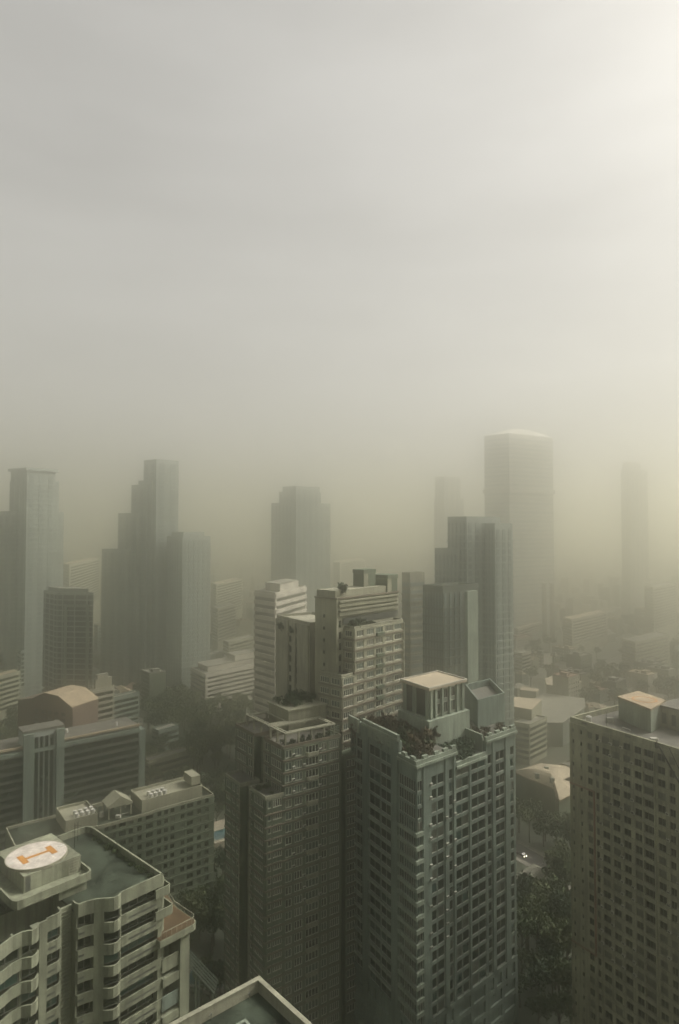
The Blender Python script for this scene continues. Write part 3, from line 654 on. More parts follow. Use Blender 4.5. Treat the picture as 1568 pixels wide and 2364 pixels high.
# slab behind the helipad condominium
def slab():
    z = 41.; B = P(494,1833,z); A = P(228,1906,z); t = (B-A).normalized(); A = B-t*66; f = Face(A, B); n = f.n
    T = thing('apartment_block', 'long olive mid rise with water tanks and gabled frame on its roof, behind helipad condominium', 'building', (A+B)/2-n*9); FOOT.append([tuple(A+n), tuple(B+n), tuple(B-n*18), tuple(A-n*18)])
    W = MB(); win = []; W.prism([A, B, B-n*17, A-n*17], 0, z-1.0)
    L = f.L; bays = []
    u = L-2.2
    while u > 3:
        w = R.choice((1.5, 1.5, 2.4)); bays.append((u-w, u, 2)); u -= w+R.choice((.9, 1.5, 2.3))
    grid(W, win, f, .5, 3.1, 13, bays[::-1], .8, 2.5, .3, z-.6)
    W.build('wall', M['brown'], T)
    windows(T, win, 100, 'framedark', True, ('glass',)*6+('curtain',))
    for k in range(1, 13): MB().fb(f, 0, L, .1, .5, .5+k*3.1-.1, .5+k*3.1+.25).build('floor_band', M['brown'], T)
    MB().prism([A-n*.3, B-n*.3, B-n*16.7, A-n*16.7], z-.99, z-.8).build('roof_deck', M['helideck'], T)
    MB().strip([A, A+t*24+n*0, A+t*24+n*.5, A+t*43+n*.5, A+t*43, B, B-n*17, A-n*17], z-.99, z+.1, .35, closed=True).build('parapet', M['tan'], T)
    for u0, u1, v0, v1, zz in ((L-26, L-3.5, 2.5, 14, z+3.4), (L-51, L-41, 2.5, 15, z+3.2)):
        K = MB().prism([f.p(u0,-v0), f.p(u1,-v0), f.p(u1,-v1), f.p(u0,-v1)], z-.8, zz-.9).build('plant_room', M['tan'], T)
        MB().strip([f.p(u0,-v0), f.p(u1,-v0), f.p(u1,-v1), f.p(u0,-v1)], zz-.9, zz, .3, closed=True).build('parapet', M['tan'], K)
        for i in range(4):
            for j in range(2):
                p = f.p(u0+4+i*1.7, -v0-2.2-j*2.4)
                o = MB().cyl(p.x, p.y, .65, zz-.9, zz+.7, 12).build('water_tank', M['metal'])
                tag(o, 'small metal water tank clustered on the '+('larger right' if u0 > L-30 else 'smaller left')+' plant room of the olive mid rise', 'water tank', 'water tanks on the %s plant room' % ('right' if u0 > L-30 else 'left'))
    p = lambda u, v: f.p(u, -v)
    MB().prism([p(L-7,4), p(L-3.6,4), p(L-3.6,11), p(L-7,11)], z+3.41, z+6.5).build('stair_house', M['tan'], T)
    fr = MB()
    for u in (L-37, L-33, L-29.5):
        for v in (4, 10): fr.hexa([p(u,v), p(u+.4,v), p(u+.4,v+.4), p(u,v+.4)], z-.8, z+3)
    fr.hexa([p(L-37.3,3.6), p(L-28.8,3.6), p(L-28.8,4.6), p(L-37.3,4.6)], z+3, z+3.5); fr.hexa([p(L-37.3,9.8), p(L-28.8,9.8), p(L-28.8,10.6), p(L-37.3,10.6)], z+3, z+3.5)
    v = [(*p(L-37.3,3.6), z+3.5), (*p(L-28.8,3.6), z+3.5), (*p(L-28.8,10.6), z+3.5), (*p(L-37.3,10.6), z+3.5), (*p(L-33,3.6), z+6.2), (*p(L-33,10.6), z+6.2)]
    fr.add(v, [(0,1,4), (1,2,5,4), (2,3,5), (3,0,4,5), (3,2,1,0)])
    fr.build('gabled_frame', M['tan'], T)
    b = MB()
    for u in range(0, 24, 3): b.hexa([p(L-41+u*.5,13), p(L-40.7+u*.5,13), p(L-40.7+u*.5,13.3), p(L-41+u*.5,13.3)], z-.8, z+1.6)
    b.hexa([p(L-41,12.9), p(L-29,12.9), p(L-29,13.4), p(L-41,13.4)], z+1.6, z+1.95).build('screen_frame', M['tan'], T)
slab()
# dark slab with pale shafts
def dark_slab():
    z = 44.; A, B = P(147,1705,z), P(322,1671,z); t = (B-A).normalized(); A2 = A-t*48; f = Face(A2, B); n = f.n
    T = thing('office_block', 'long dark office block with a pale roof edge, trees behind it', 'building', (A2+B)/2-n*8); FOOT.append([tuple(A2+n*2), tuple(B+n*2), tuple(B-n*19), tuple(A2-n*19)])
    MB().prism([A2, B, B-n*18, A2-n*18], 0, z-1.2).build('wall', M['pillar'], T)
    MB().prism([A2-n*1, B-n*1, B-n*17.5, A2-n*17.5], z-1.19, z-.6).build('roof', M['darkroof'], T)
    MB().fb(f, 0, f.L, -.8, .3, z-.9, z).build('roof_edge', M['sandroof'], T)
    MB().fb(f, 0, f.L, -.2, .9, z-3.6, z-1.9).build('cornice', M['grey'], T)
    for k in range(11): MB().fb(f, .5, f.L-.5, .0, .12, z-6.6-k*3.4, z-4.6-k*3.4).build('window_band', M['glass'], T)
    MB().hexa([B+n*.2, B+t*3+n*.2, B+t*3-n*6, B-n*6], 0, z-3).build('stair_house', M['grey'], T)
    S, E_ = P(54,1697,49.), P(150,1690,49.)
    g = Face(S, S+(t*1.0)*(E_-S).length)
    T2 = thing('office_tower', 'dark glass shaft flanked by two pale vertical piers in front of the long dark block', 'tower', g.p(g.L/2,-4), r=12)
    MB().fb(g, 0, g.L, -9, -.02, 0, 49.5).build('wall', M['slate'], T2)
    for a, b in ((0,.24), (.8,1)): MB().fb(g, g.L*a, g.L*b, 0, 1.2, 0, 49).build('pier', M['grey'], T2)
    for k in range(4): MB().fb(g, g.L*(.28+k*.125), g.L*(.36+k*.125), 0, .3, 2, 47).build('window_strip', M['glass'], T2)
    MB().fb(g, -.2, g.L+.2, -9.2, .2, 49.51, 50.4).build('roof', M['darkroof'], T2)
dark_slab()
# ------------------------------------------------------------------ mid distance left
def pink():
    z0 = 44.; A, B = P(42,1622,z0), P(168,1629,z0)
    A = Pd(42,1608,345.).xy; B = Pd(168,1634,330.).xy
    f = Face(A, B); n = f.n; L = f.L
    T = thing('gabled_building', 'dusty pink block with a broad shallow gabled roof, in front of the dark banded tower', 'building', f.p(L/2,-9), r=16)
    zl = Pd(42,1608,345.)[2]; zr_ = Pd(168,1634,330.)[2]; zt = Pd(115,1592,345.)[2]
    w = MB(); pr = [(0,zl-2), (L*.3,zl), (L*.5,zt), (L*.75,zt-.6), (L,zr_)]
    v = [(*f.p(0,0), 0), (*f.p(L,0), 0)]+[(*f.p(u,0), z) for u, z in pr[::-1]]
    v2 = [(*f.p(0,-18), 0), (*f.p(L,-18), 0)]+[(*f.p(u,-18), z) for u, z in pr[::-1]]
    k = len(v); w.add(v+v2, [tuple(range(k)), tuple(range(2*k-1, k-1, -1))]+[(i, i+k, (i+1)%k+k, (i+1)%k) for i in range(k)])
    w.build('wall', M['pink'], T)
    r = MB()
    for (u0, za), (u1, zb_) in zip(pr, pr[1:]):
        q = [(*f.p(u0,.5), za+.05), (*f.p(u1,.5), zb_+.05), (*f.p(u1,-18.5), zb_+.05), (*f.p(u0,-18.5), za+.05)]
        r.add(q+[(x, y, zz+.35) for x, y, zz in q], [(3,2,1,0), (4,5,6,7), (0,1,5,4), (1,2,6,5), (2,3,7,6), (3,0,4,7)], 1 if u0 > L*.4 else 0)  # right slopes get the paler material as painted sunlight
    r.build('roof', [M['pink'], M['sandroof']], T)
    for k in range(6):
        for i in range(5): MB().fb(f, L*(.32+i*.12), L*(.39+i*.12), .0, .08, zr_-5-k*3.2, zr_-3.2-k*3.2).build('window', M['glass'], T)
pink()
LB, poly, ctr = striped('apartment_block', 'small pale block with three rows of open balconies beside the pink gabled block', [(163,1597),(167,1601),(264,1582)], 47, ('tan','pale','glass'), 7, fh=3.4, band=(0,1.4), fins=0, r=16)
rbox(LB, poly, .55, .95, .2, .9, 46, 52, 'tan'); rbox(LB, poly, .6, .85, .2, .8, 52, 54.5, 'pale')
SB, poly, ctr = striped('apartment_block', 'broad white stepped block with dark balcony rows beyond the grove of trees', [(441,1541),(474,1556),(612,1528)], 30, ('white','white','glass'), 7, fh=3.3, band=(0,1.7), r=26)
rbox(SB, poly, .1, .95, .25, .95, 29, 33.5, 'white', 'upper_storey'); rbox(SB, poly, .55, .9, .3, .8, 33.5, 38, 'white', 'upper_storey')
DT, poly, ctr = striped('apartment_tower', 'dark green grey banded tower with pale corner strips, behind the pink gabled block', [(101,1362),(132,1367),(216,1368)], 96, ('olive','slate','glass'), 25, fh=3.6, band=(0,.7), r=18, fins=3)
rbox(DT, poly, .1, .9, .1, .9, 95, 98.5, 'grey')
f = Face(poly[0], poly[1])
MB().fb(f, f.L*.22, f.L*.9, .5, .9, 86, 88).fb(f, f.L*.22, f.L*.3, .5, .9, 5, 86).fb(f, f.L*.82, f.L*.9, .5, .9, 5, 86).build('portal_frame', M['greylight'], DT)
striped('apartment_block', 'low dim block with pale parapet beside the dark banded tower', [(40,1500),(48,1503),(96,1493)], 44, ('olive','grey','glass'), 8, band=(0,1.0), r=14)
striped('apartment_block', 'dim low block cut by the picture edge, beside the dark banded tower', [(-70,1512),(-60,1516),(38,1499)], 42, ('olive','grey','glass'), 8, band=(0,1.2), r=14)
striped('house_block', 'long low hall with a lattice truss roof edge in front of the stair stepped towers', [(330,1541),(340,1547),(552,1496)], 17, ('olive','greylight','darkroof'), 2, fh=5, band=(0,.8), r=20, fins=9, roofmat='darkroof')
striped('low_building', 'low building with a dull red roof at the foot of the stair stepped towers', [(256,1497),(262,1504),(336,1492)], 26, ('pink','redroof','darkroof'), 2, r=14, roofmat='redroof')
striped('apartment_block', 'squat grey block half hidden by trees, right of the small balconied block', [(255,1606),(262,1610),(322,1596)], 34, ('grey','grey','glass'), 6, r=12)
WT, poly, ctr = striped('apartment_tower', 'white banded apartment tower behind the narrow plain pale tower', [(588,1362),(636,1368),(707,1352)], 104, ('white','white','curtain'), 20, fh=4.2, band=(0,2.2), r=20)
rbox(WT, poly, .2, .8, .1, .8, 103, 108, 'white')
for lab, pts, z, m, fl in (
    ('hazy pale block between the wide capped tower and the stair stepped tower', [(146,1300),(160,1304),(232,1288)], 100, 'tan', 16),
    ('hazy broad block just right of the stair stepped towers', [(488,1345),(500,1349),(560,1335)], 70, 'tan', 12),
    ('hazy narrow block low beside the stair stepped towers', [(490,1400),(503,1405),(545,1394)], 55, 'pale', 10),
    ('low pale block right behind the broad white stepped block', [(516,1478),(528,1483),(588,1468)], 30, 'tan', 6),
    ('hazy wide block right of the lone shouldered tower', [(770,1296),(785,1300),(842,1288)], 88, 'pale', 14),
    ('hazy long block below the slim far tower', [(1300,1424),(1320,1430),(1402,1412)], 40, 'pale', 8),
    ('hazy block with pale bands above the beige slab tower', [(1436,1474),(1466,1482),(1545,1464)], 36, 'pale', 8),
    ('hazy small tower block at the far right of the low sprawl', [(1488,1352),(1508,1356),(1562,1346)], 72, 'pale', 14),
    ('dim long block behind the dark banded tower', [(218,1440),(226,1444),(300,1430)], 42, 'grey', 9),
    ('dim block at the left edge behind the pink gabled block', [(-30,1560),(-20,1565),(46,1548)], 36, 'tan', 7),
    ('low grey block among the grove trees', [(352,1680),(366,1686),(412,1672)], 14, 'grey', 3),
    ('long low pale roofed block at the foot of the grove', [(330,1748),(344,1756),(440,1730)], 14, 'tan', 3)):
    striped('apartment_block', lab, pts, z, (m, m, 'glass'), fl, fh=3.4, band=(0,1.5), r=13, roofmat=R.choice(('greyroof','sandroof','darkroof')))
# ------------------------------------------------------------------ far towers in the haze
T_Q = {}
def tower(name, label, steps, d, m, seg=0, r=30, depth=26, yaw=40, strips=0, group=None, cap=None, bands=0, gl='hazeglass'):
    """steps: (left px, right px, top py) silhouette pieces standing at depth d"""
    x0 = min(s[0] for s in steps); x1 = max(s[1] for s in steps)
    c0 = Pd((x0+x1)/2, 1300, d)
    T = thing(name, label, 'tower', (c0.x, d+depth/2), group, r=max(r, (x1-x0)/F*d*.5))
    for i, (a, b, top) in enumerate(steps):
        dd = d+i*.9; zt = Pd(a, top, dd)[2]; pa, pb = Pd(a, 1300, dd).xy, Pd(b, 1300, dd).xy
        w = (pb-pa).length; mid = pa+(pb-pa)*.36
        # a corner-on block: the silhouette spans a..b, its near edge sits at mid
        pb = Pd(b, 1300, dd+w*.45).xy; pa = Pd(a, 1300, dd+w*.28).xy; q = [mid, pb, pa+pb-mid, pa]
        wl = MB().prism(q, 0, zt-1.2); T_Q.update(q=q, z=zt)
        for fc in (Face(q[3], q[0]), Face(q[0], q[1])):
            for k in range(int((zt-8)/3.9)): wl.fb(fc, -.05, fc.L+.05, -.1, .38, 3+k*3.9, 3.9+k*3.9)
        wl.build('wall', M[m], T)
        MB().strip(q, zt-1.2, zt, .6, closed=True).build('parapet', M[m], T)
        MB().prism([p+(mid+Vector((0,w*.4))-p)*.05 for p in q], zt-1.19, zt-1.0).build('roof', M['darkroof'], T)
        for fc in (Face(q[3], q[0]), Face(q[0], q[1])):
            if strips:
                ns = max(1, round(strips*(b-a)/(x1-x0))) if strips else 0
                for k in range(ns):
                    MB().fb(fc, fc.L*(k+.25)/ns, fc.L*(k+.7)/ns, .0, .25, 2, zt-3.5).build('window_strip', M[gl], T)
            if bands:
                hgt = (zt-6)/bands
                for k in range(bands):
                    MB().fb(fc, .3, fc.L-.3, .0, .3, 3+k*hgt, 3+k*hgt+hgt*.5).build('window_band', M[gl], T)
        if cap and i == 0:
            ctr = (q[0]+q[2])/2
            MB().prism([ctr+(p-ctr)*cap for p in q], zt+.01, zt+2.2).build('cap', M[m], T)
    return T
tower('office_tower', 'hazy wide tower with a flat overhanging cap, at the edge of the view', [(22,126,1086), (20,134,1108), (-50,146,1180)], 500, 'slate', strips=6, cap=1.13)
tower('office_tower', 'hazy tower rising in stair steps to a square top', [(330,411,1060), (318,402,1108), (302,396,1118), (272,390,1184), (235,380,1268)], 560, 'slate', strips=4)
tower('office_tower', 'hazy square shouldered slab with rooftop plant, touching the stair stepped tower', [(385,486,1238), (396,472,1228)], 552, 'slate', strips=6)
tower('office_tower', 'hazy lone tower with stepped shoulders in the middle of the skyline', [(652,738,1122), (644,741,1134), (626,763,1160)], 700, 'slate', strips=6)
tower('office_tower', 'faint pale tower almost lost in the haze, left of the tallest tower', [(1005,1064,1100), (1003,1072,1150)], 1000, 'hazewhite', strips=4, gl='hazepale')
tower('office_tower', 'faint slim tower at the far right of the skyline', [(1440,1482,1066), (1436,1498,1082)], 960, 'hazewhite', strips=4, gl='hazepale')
tower('apartment_tower', 'pale slender tower seen between the tan condominium and the dark stepped tower', [(928,980,1322)], 330, 'pale', bands=26, r=14)
DK = tower('office_tower', 'dark stepped glass tower right of the tan condominium', [(1034,1156,1192), (1120,1184,1208), (1004,1150,1266)], 345, 'slate', strips=8, r=24)
DK2 = tower('office_tower', 'dark flat topped glass tower standing before the stepped one', [(976,1104,1352)], 300, 'olive', strips=7, r=20)
p0 = Pd(1072, 1360, 297.); p1 = Pd(1104, 1356, 297.)
fc = Face(p0.xy, p1.xy+Vector((0, 6))); MB().fb(fc, .4, fc.L*.95, .2, 1.6, 0, p0.z-1).build('corner_pier', M['greylight'], DK2)
def tall():
    d = 800.
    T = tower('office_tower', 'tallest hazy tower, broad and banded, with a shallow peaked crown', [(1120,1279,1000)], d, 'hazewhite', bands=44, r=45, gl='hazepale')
    q, z = T_Q['q'], T_Q['z']; c = (q[0]+q[2])/2; k = [c+(p-c)*.36 for p in q]
    v = [(p.x, p.y, z+.02) for p in q]+[(p.x, p.y, z+9) for p in k]
    MB().add(v, [(0,1,5,4), (1,2,6,5), (2,3,7,6), (3,0,4,7), (4,5,6,7), (3,2,1,0)]).build('crown', M['hazewhite'], T)
    zb = Pd(1200, 1128, d).z
    for f in (Face(q[3], q[0]), Face(q[0], q[1])): MB().fb(f, -1.5, f.L+1.5, -.5, 2., zb-5, zb).build('belt_course', M['hazewhite'], T)
    for a in (1258, 1276):
        p = Pd(a, 1440, d-6); MB().box(p.x-1.4, p.x+1.4, p.y-3, p.y+6, 0, Pd(a, 1345, d).z).build('entrance_fin', M['white'], T)
    striped('podium_block', 'pale roofed podium at the foot of the tallest tower', [(1188,1448),(1196,1452),(1270,1430)], 20, ('grey','pale','glass'), 3, r=20, roofmat='sandroof')
tall()
# ------------------------------------------------------------------ right hand low buildings
def roofed(name, label, poly_px, z, m, rm, rise=0., r=14, cat='building'):
    poly = [P(*p, z) for p in poly_px]; c = sum(poly, Vector((0,0)))/len(poly)
    T = thing(name, label, cat, c, r=r)
    MB().prism([c+(p-c)*.96 for p in poly], 0, z-.5).build('wall', M[m], T)
    MB().prism(poly, z-.49, z).build('roof', M[rm], T)
    return T, poly, c
def curved():
    pp = [(1186,1781),(1248,1762),(1305,1768),(1325,1778),(1322,1832),(1292,1847),(1283,1838),(1282,1821),(1239,1804),(1216,1795)]
    z = 14.; poly = [P(*p, z) for p in pp]; c = sum(poly, Vector((0,0)))/len(poly)
    T = thing('hall', 'pale roofed hall with a rounded back, between the grey tower and the beige slab tower', 'hall', c, r=24)
    MB().prism([c+(p-c)*.95 for p in poly], 0, z-.6).build('wall', M['brown'], T)
    ax = (poly[2]-poly[0]).normalized(); b = MB(); N = 10
    # arched shell: rings shrink to a ridge
    v = []; n = len(poly)
    for k in range(5):
        s = 1-k/4*.85; v += [((c+(p-c)*s).x, (c+(p-c)*s).y, z+4.5*math.sin(k/4*math.pi/2)) for p in poly]
    f = [(k*n+i, k*n+(i+1)%n, (k+1)*n+(i+1)%n, (k+1)*n+i) for k in range(4) for i in range(n)]+[tuple(range(4*n, 5*n)), tuple(range(n-1, -1, -1))]
    # outline runs clockwise in picture -> make faces point up
    b.add(v, [tuple(reversed(q)) for q in f]); o = b.build('roof', M['paleroof'], T)
    for (x, y) in ((1240,1790),(1262,1775),(1275,1800)):
        q = P(x, y, z+4); MB().box(q.x-.9, q.x+.9, q.y-.9, q.y+.9, z+2.5, z+5).build('roof_vent', M['grey'], o)
    q0, q1 = P(1278,1812,z+2.2), P(1322,1795,z+2.2); MB().fb(Face(q0, q1), 0, (q1-q0).length, -.3, .3, z+1.2, z+2.9).build('roof_gutter', M['darkmetal'], o)
    MB().prism([c+(p-c)*1.01 for p in poly], z-.59, z-.02).build('eave', M['sandroof'], T)
curved()
roofed('warehouse', 'big dark shed with a pale far roof strip, right of the dark stepped tower', [(1190,1634),(1257,1600),(1350,1612),(1352,1632),(1300,1668),(1240,1668)], 16, 'olive', 'greyroof', r=26)
roofed('warehouse', 'pale flat roof shed above the big dark shed', [(1206,1584),(1244,1590),(1238,1597),(1200,1592)], 15, 'tan', 'paleroof')
roofed('warehouse', 'bright sand roofed shed on the far edge of the big dark shed', [(1258,1566),(1276,1560),(1344,1572),(1318,1586),(1262,1580)], 17, 'tan', 'paleroof', r=16)
roofed('low_building', 'square building with a pale flat roof beside the grey tower', [(1180,1608),(1252,1614),(1228,1638),(1180,1630)], 30, 'tan', 'paleroof')
striped('low_building', 'small tan block with two little pale roof sheds above the pale roofed hall', [(1180,1664),(1222,1672),(1262,1654)], 24, ('tan','tan','glass'), 6, r=14)
striped('apartment_block', 'tan block of four storeys close behind the big dark shed', [(1188,1505),(1205,1508),(1226,1502)], 26, ('tan','pale','glass'), 6, r=12)
# ================================================================== ground, streets
g = MB(); g.box(-9000, 9000, -9000, 9000, -.5, 0)
tag(g.build('ground', M['ground']), kind='structure')
def street(name, p, ang, l0, l1, w, z):
    d = dirv(ang); n = Vector((-d.y, d.x)); f = Face(p+d*l0-n*w/2, p+d*l1-n*w/2)
    b = MB(); b.fb(f, 0, f.L, -w, 0, z-.002, z); tag(b.build(name, M['asphalt']), kind='structure')
    for s in (0, 1):
        b = MB(); b.fb(f, 0, f.L, (0 if s == 0 else -w-2.6), (2.6 if s == 0 else -w), 0, .13); tag(b.build('pavement', M['pave']), kind='structure')
    b = MB(); u = 0
    while u < f.L: b.fb(f, u, u+3, -w/2-.08, -w/2+.08, z, z+.004); u += 9
    tag(b.build('road_marking', M['paint']), kind='structure')
    return f, w
RD = P(1212, 1972, 0)
ST1 = street('road', RD, -57.8, -260, 120, 9, .006)
ST2 = street('road', P(1240,1560,0), 35, -330, 420, 8, .012)
ST3 = street('road', P(560,1790,0), 37, -190, 150, 7, .018)
ROADS = [(ST1[0], 9), (ST2[0], 8), (ST3[0], 7)]
def on_road(x, y, m=6):
    for f, w in ROADS:
        v = Vector((x, y))-f.A; u = v.dot(f.t); d = v.dot(f.n)
        if -10 < u < f.L+10 and -w-m < d < m: return True
    return False
def free(x, y, r, av=None):
    if on_road(x, y, r) or not all((x-a)**2+(y-b)**2 > (r+c)**2 for a, b, c in AVOID): return False
    for k in range(9):
        px_, py_ = (x, y) if k == 8 else (x+r*math.cos(k*.785), y+r*math.sin(k*.785))
        for poly in FOOT:
            ins = False
            for i in range(len(poly)):
                (x1, y1), (x2, y2) = poly[i], poly[i-1]
                if (y1 > py_) != (y2 > py_) and px_ < (x2-x1)*(py_-y1)/(y2-y1)+x1: ins = not ins
            if ins: return False
    return True
# ------------------------------------------------------------------ pool court and slatted canopy beside the russet tower
def pool():
    a = P(512,1925,9); d = dirv(37); n = Vector((-d.y, d.x)); z = 9.
    q = lambda u, v: a+d*u+n*v
    T = thing('swimming_pool', 'small turquoise pool on a sandy terrace squeezed beside the russet banded tower', 'pool', q(2,4), r=8)
    MB().prism([q(-6,-6), q(9,-6), q(9,12), q(-6,12)], 0, z).build('pool_deck', M['terrace'], T)
    MB().prism([q(-4.5,-4), q(7.5,-4), q(7.5,3.5), q(-4.5,3.5)], z+.002, z+.02).build('water', M['water'], T)
    MB().strip([q(-4.5,-4), q(7.5,-4), q(7.5,3.5), q(-4.5,3.5)], z+.001, z+.18, -.5, closed=True).build('coping', M['cream'], T)
    z = 22.; A, B = P(437,2232,z), P(495,2296,z); d = (B-A).normalized(); w = P(500,2278,z)-B; n = w.normalized(); L = (B-A).length
    A -= d*6; L += 6
    T = thing('canopy', 'long slatted grey canopy roof deep in the dark gap right of the helipad condominium', 'canopy', A+d*L/2, r=6)
    b = MB()
    for k in range(5): b.prism([A+n*k*1.1, A+d*L+n*k*1.1, A+d*L+n*(k*1.1+.55), A+n*(k*1.1+.55)], z, z+.2)
    for k in range(9): b.prism([A+d*(L*k/8.2), A+d*(L*k/8.2+.35), A+d*(L*k/8.2+.35)+n*5, A+d*(L*k/8.2)+n*5], z-.2, z-.01)
    b.build('slatted_roof', M['greylight'], T)
    for u in (1, L*.5, L-1):
        for v in (.4, 4.4): p = A+d*u+n*v; MB().box(p.x-.2, p.x+.2, p.y-.2, p.y+.2, 0, z-.21).build('post', M['greylight'], T)
    p = P(478,2250,1.); T = thing('swimming_pool', 'deep blue pool lying in the shade under the slatted canopy', 'pool', p, r=7)
    MB().prism([p+Vector(k) for k in ((-8,-5), (7,-8), (9,4), (-6,7))], 0, 1).build('pool_deck', M['pave'], T)
    MB().prism([p+Vector(k) for k in ((-6,-3.5), (5.5,-6), (7,2.5), (-4.6,5))], 1.002, 1.02).build('water', M['water'], T)
pool()
# ------------------------------------------------------------------ cars
def car_proto(body, lit):
    key = ('car', body, lit)
    if key not in CACHE:
        pr = [(0,.35), (0,.8), (.9,.92), (1.5,1.42), (3.0,1.45), (3.7,.95), (4.3,.85), (4.35,.35)]
        b = MB(); n = len(pr)
        v = [(x, -.85, z) for x, z in pr]+[(x, .85, z) for x, z in pr]
        b.add(v, [tuple(range(n)), tuple(range(2*n-1, n-1, -1))]+[(i, i+n, (i+1)%n+n, (i+1)%n) for i in range(n)])
        bm = b.mesh('body', M[body])
        w = MB()
        w.add([(.95,-.86,.95), (1.5,-.862,1.36), (2.95,-.862,1.38), (3.6,-.86,.97), (.95,-.88,.95), (1.5,-.88,1.36), (2.95,-.88,1.38), (3.6,-.88,.97)], [(0,1,2,3), (7,6,5,4), (0,4,5,1), (1,5,6,2), (2,6,7,3), (3,7,4,0)])
        w.add([(.95,.86,.95), (1.5,.862,1.36), (2.95,.862,1.38), (3.6,.86,.97), (.95,.88,.95), (1.5,.88,1.36), (2.95,.88,1.38), (3.6,.88,.97)], [(3,2,1,0), (4,5,6,7), (1,5,4,0), (2,6,5,1), (3,7,6,2), (0,4,7,3)])
        w.add([(3.05,-.7,1.43), (3.66,-.7,1.0), (3.66,.7,1.0), (3.05,.7,1.43), (3.07,-.7,1.46), (3.69,-.7,1.02), (3.69,.7,1.02), (3.07,.7,1.46)], [(0,1,2,3), (7,6,5,4), (0,4,5,1), (1,5,6,2), (2,6,7,3), (3,7,4,0)])
        wm = w.mesh('window', M['glass'])
        t = MB(); t.tube([(0,-.1,0), (0,.1,0)], .33, 12); tm = t.mesh('wheel', M['tyre'])
        h = MB().box(0, .06, -.18, .18, -.09, .09).mesh('headlight', M['lamp'] if lit else M['metal'])
        CACHE[key] = (bm, wm, tm, h)
    return CACHE[key]
def car(p, rz, body, lit, label, group=None):
    T = thing('car', label, 'car', (p.x, p.y, .01), group); T.rotation_euler.z = rz
    bm, wm, tm, h = car_proto(body, lit)
    def ch(me, name, loc):
        o = bpy.data.objects.new(name, me); COL.objects.link(o); o.parent = T; o.location = loc
    ch(bm, 'body', (-2.2,0,0)); ch(wm, 'window', (-2.2,0,0))
    for x in (.85, 3.5):
        for y in (-.8, .8): ch(tm, 'wheel', (x-2.2, y, .33))
    for y in (-.6, .6): ch(h, 'headlight', (2.15, y, .66))
f1 = ST1[0]; u0 = (RD-f1.A).dot(f1.t)
for k, (du, dv, body, lit, lab) in enumerate(((0,-2.4,'carblack',True,'black car with lit headlamps, front one of the short queue beside the grey tower'),
        (-8,-2.3,'carsilver',True,'silver car with lit headlamps, second in the short queue beside the grey tower'),
        (-15.5,-2.4,'carred',True,'red car with lit headlamps, last in the short queue beside the grey tower'),
        (12,-6.6,'carsilver',False,'silver car driving away from the short queue on the dark street'),
        (-30,-6.5,'carred',False,'red car going the other way behind the queue on the dark street'))):
    car(f1.p(u0+du, dv), f1.ang if dv > -4 else f1.ang+math.pi, body, lit, lab)
# ------------------------------------------------------------------ trees
def leaf_cloud(seed, rx, rz, n_cl, n_lf, s, squash=1.):
    r = random.Random(seed); b = MB(); lobes = []
    for i in range(7):
        a = r.uniform(0, 6.28); k = r.uniform(.25, .62)
        lobes.append((rx*k*math.cos(a), rx*k*math.sin(a), rz*r.uniform(-.35, .55), r.uniform(.38, .6)))
    for i in range(n_cl):
        L = r.choice(lobes); d = Vector((r.gauss(0,1), r.gauss(0,1), r.gauss(0,1))).normalized()*(r.random()**.4)
        c = Vector((L[0]+d.x*rx*L[3], L[1]+d.y*rx*L[3], L[2]+d.z*rz*L[3]))
        for j in range(n_lf):
            p = c+Vector((r.gauss(0,.32), r.gauss(0,.32), r.gauss(0,.25)))*s*1.3
            a = Vector((r.gauss(0,1), r.gauss(0,1), r.gauss(0,.6))).normalized(); e = a.orthogonal().normalized()
            e.rotate(Quaternion(a, r.uniform(0, 6.28))); w = a.cross(e)
            k = s*r.uniform(.35, .7)
            b.add([p-e*k, p+w*k*.5, p+e*k, p-w*k*.5], [(0,1,2,3)])
    return b
TREES = []
for i in range(6):
    rx = (3.4, 4.2, 5.0, 3.8, 4.6, 5.6)[i]; rz = rx*(.85, .7, .62, 1.0, .8, .6)[i]; h = (7.5, 8.5, 9.5, 10, 8, 10.5)[i]
    cr = leaf_cloud(40+i, rx, rz, 95, 9, 1.0)
    cm = cr.mesh('crown', M[('leaf', 'leaf2', 'leaf3')[i % 3]])
    t = MB(); t.tube([(0,0,-.2), (.1,.05,h*.35), (.05,-.1,h*.7), (.2,0,h)], [.32,.24,.17,.06], 7)
    for k in range(4):
        a = k*1.6+i; t.tube([(.08,0,h*(.45+.09*k)), (rx*.3*math.cos(a), rx*.3*math.sin(a), h*(.62+.09*k)), (rx*.6*math.cos(a), rx*.6*math.sin(a), h*(.75+.09*k))], [.13,.09,.03], 5)
    TREES.append((cm, t.mesh('trunk', M['bark']), h, rx))
def tree(x, y, lab, group, k=1., v=None):
    cm, tm, h, rx = TREES[R.randrange(6) if v is None else v]
    T = thing('tree', lab, 'tree', (x, y, 0), group); T.rotation_euler.z = R.uniform(0, 6.28); T.scale = (k, k, k*R.uniform(.85, 1.2))
    for n_, me, z in (('trunk', tm, 0), ('crown', cm, h)):
        o = bpy.data.objects.new(n_, me); COL.objects.link(o); o.parent = T; o.location = (0, 0, z)
TPOS = []
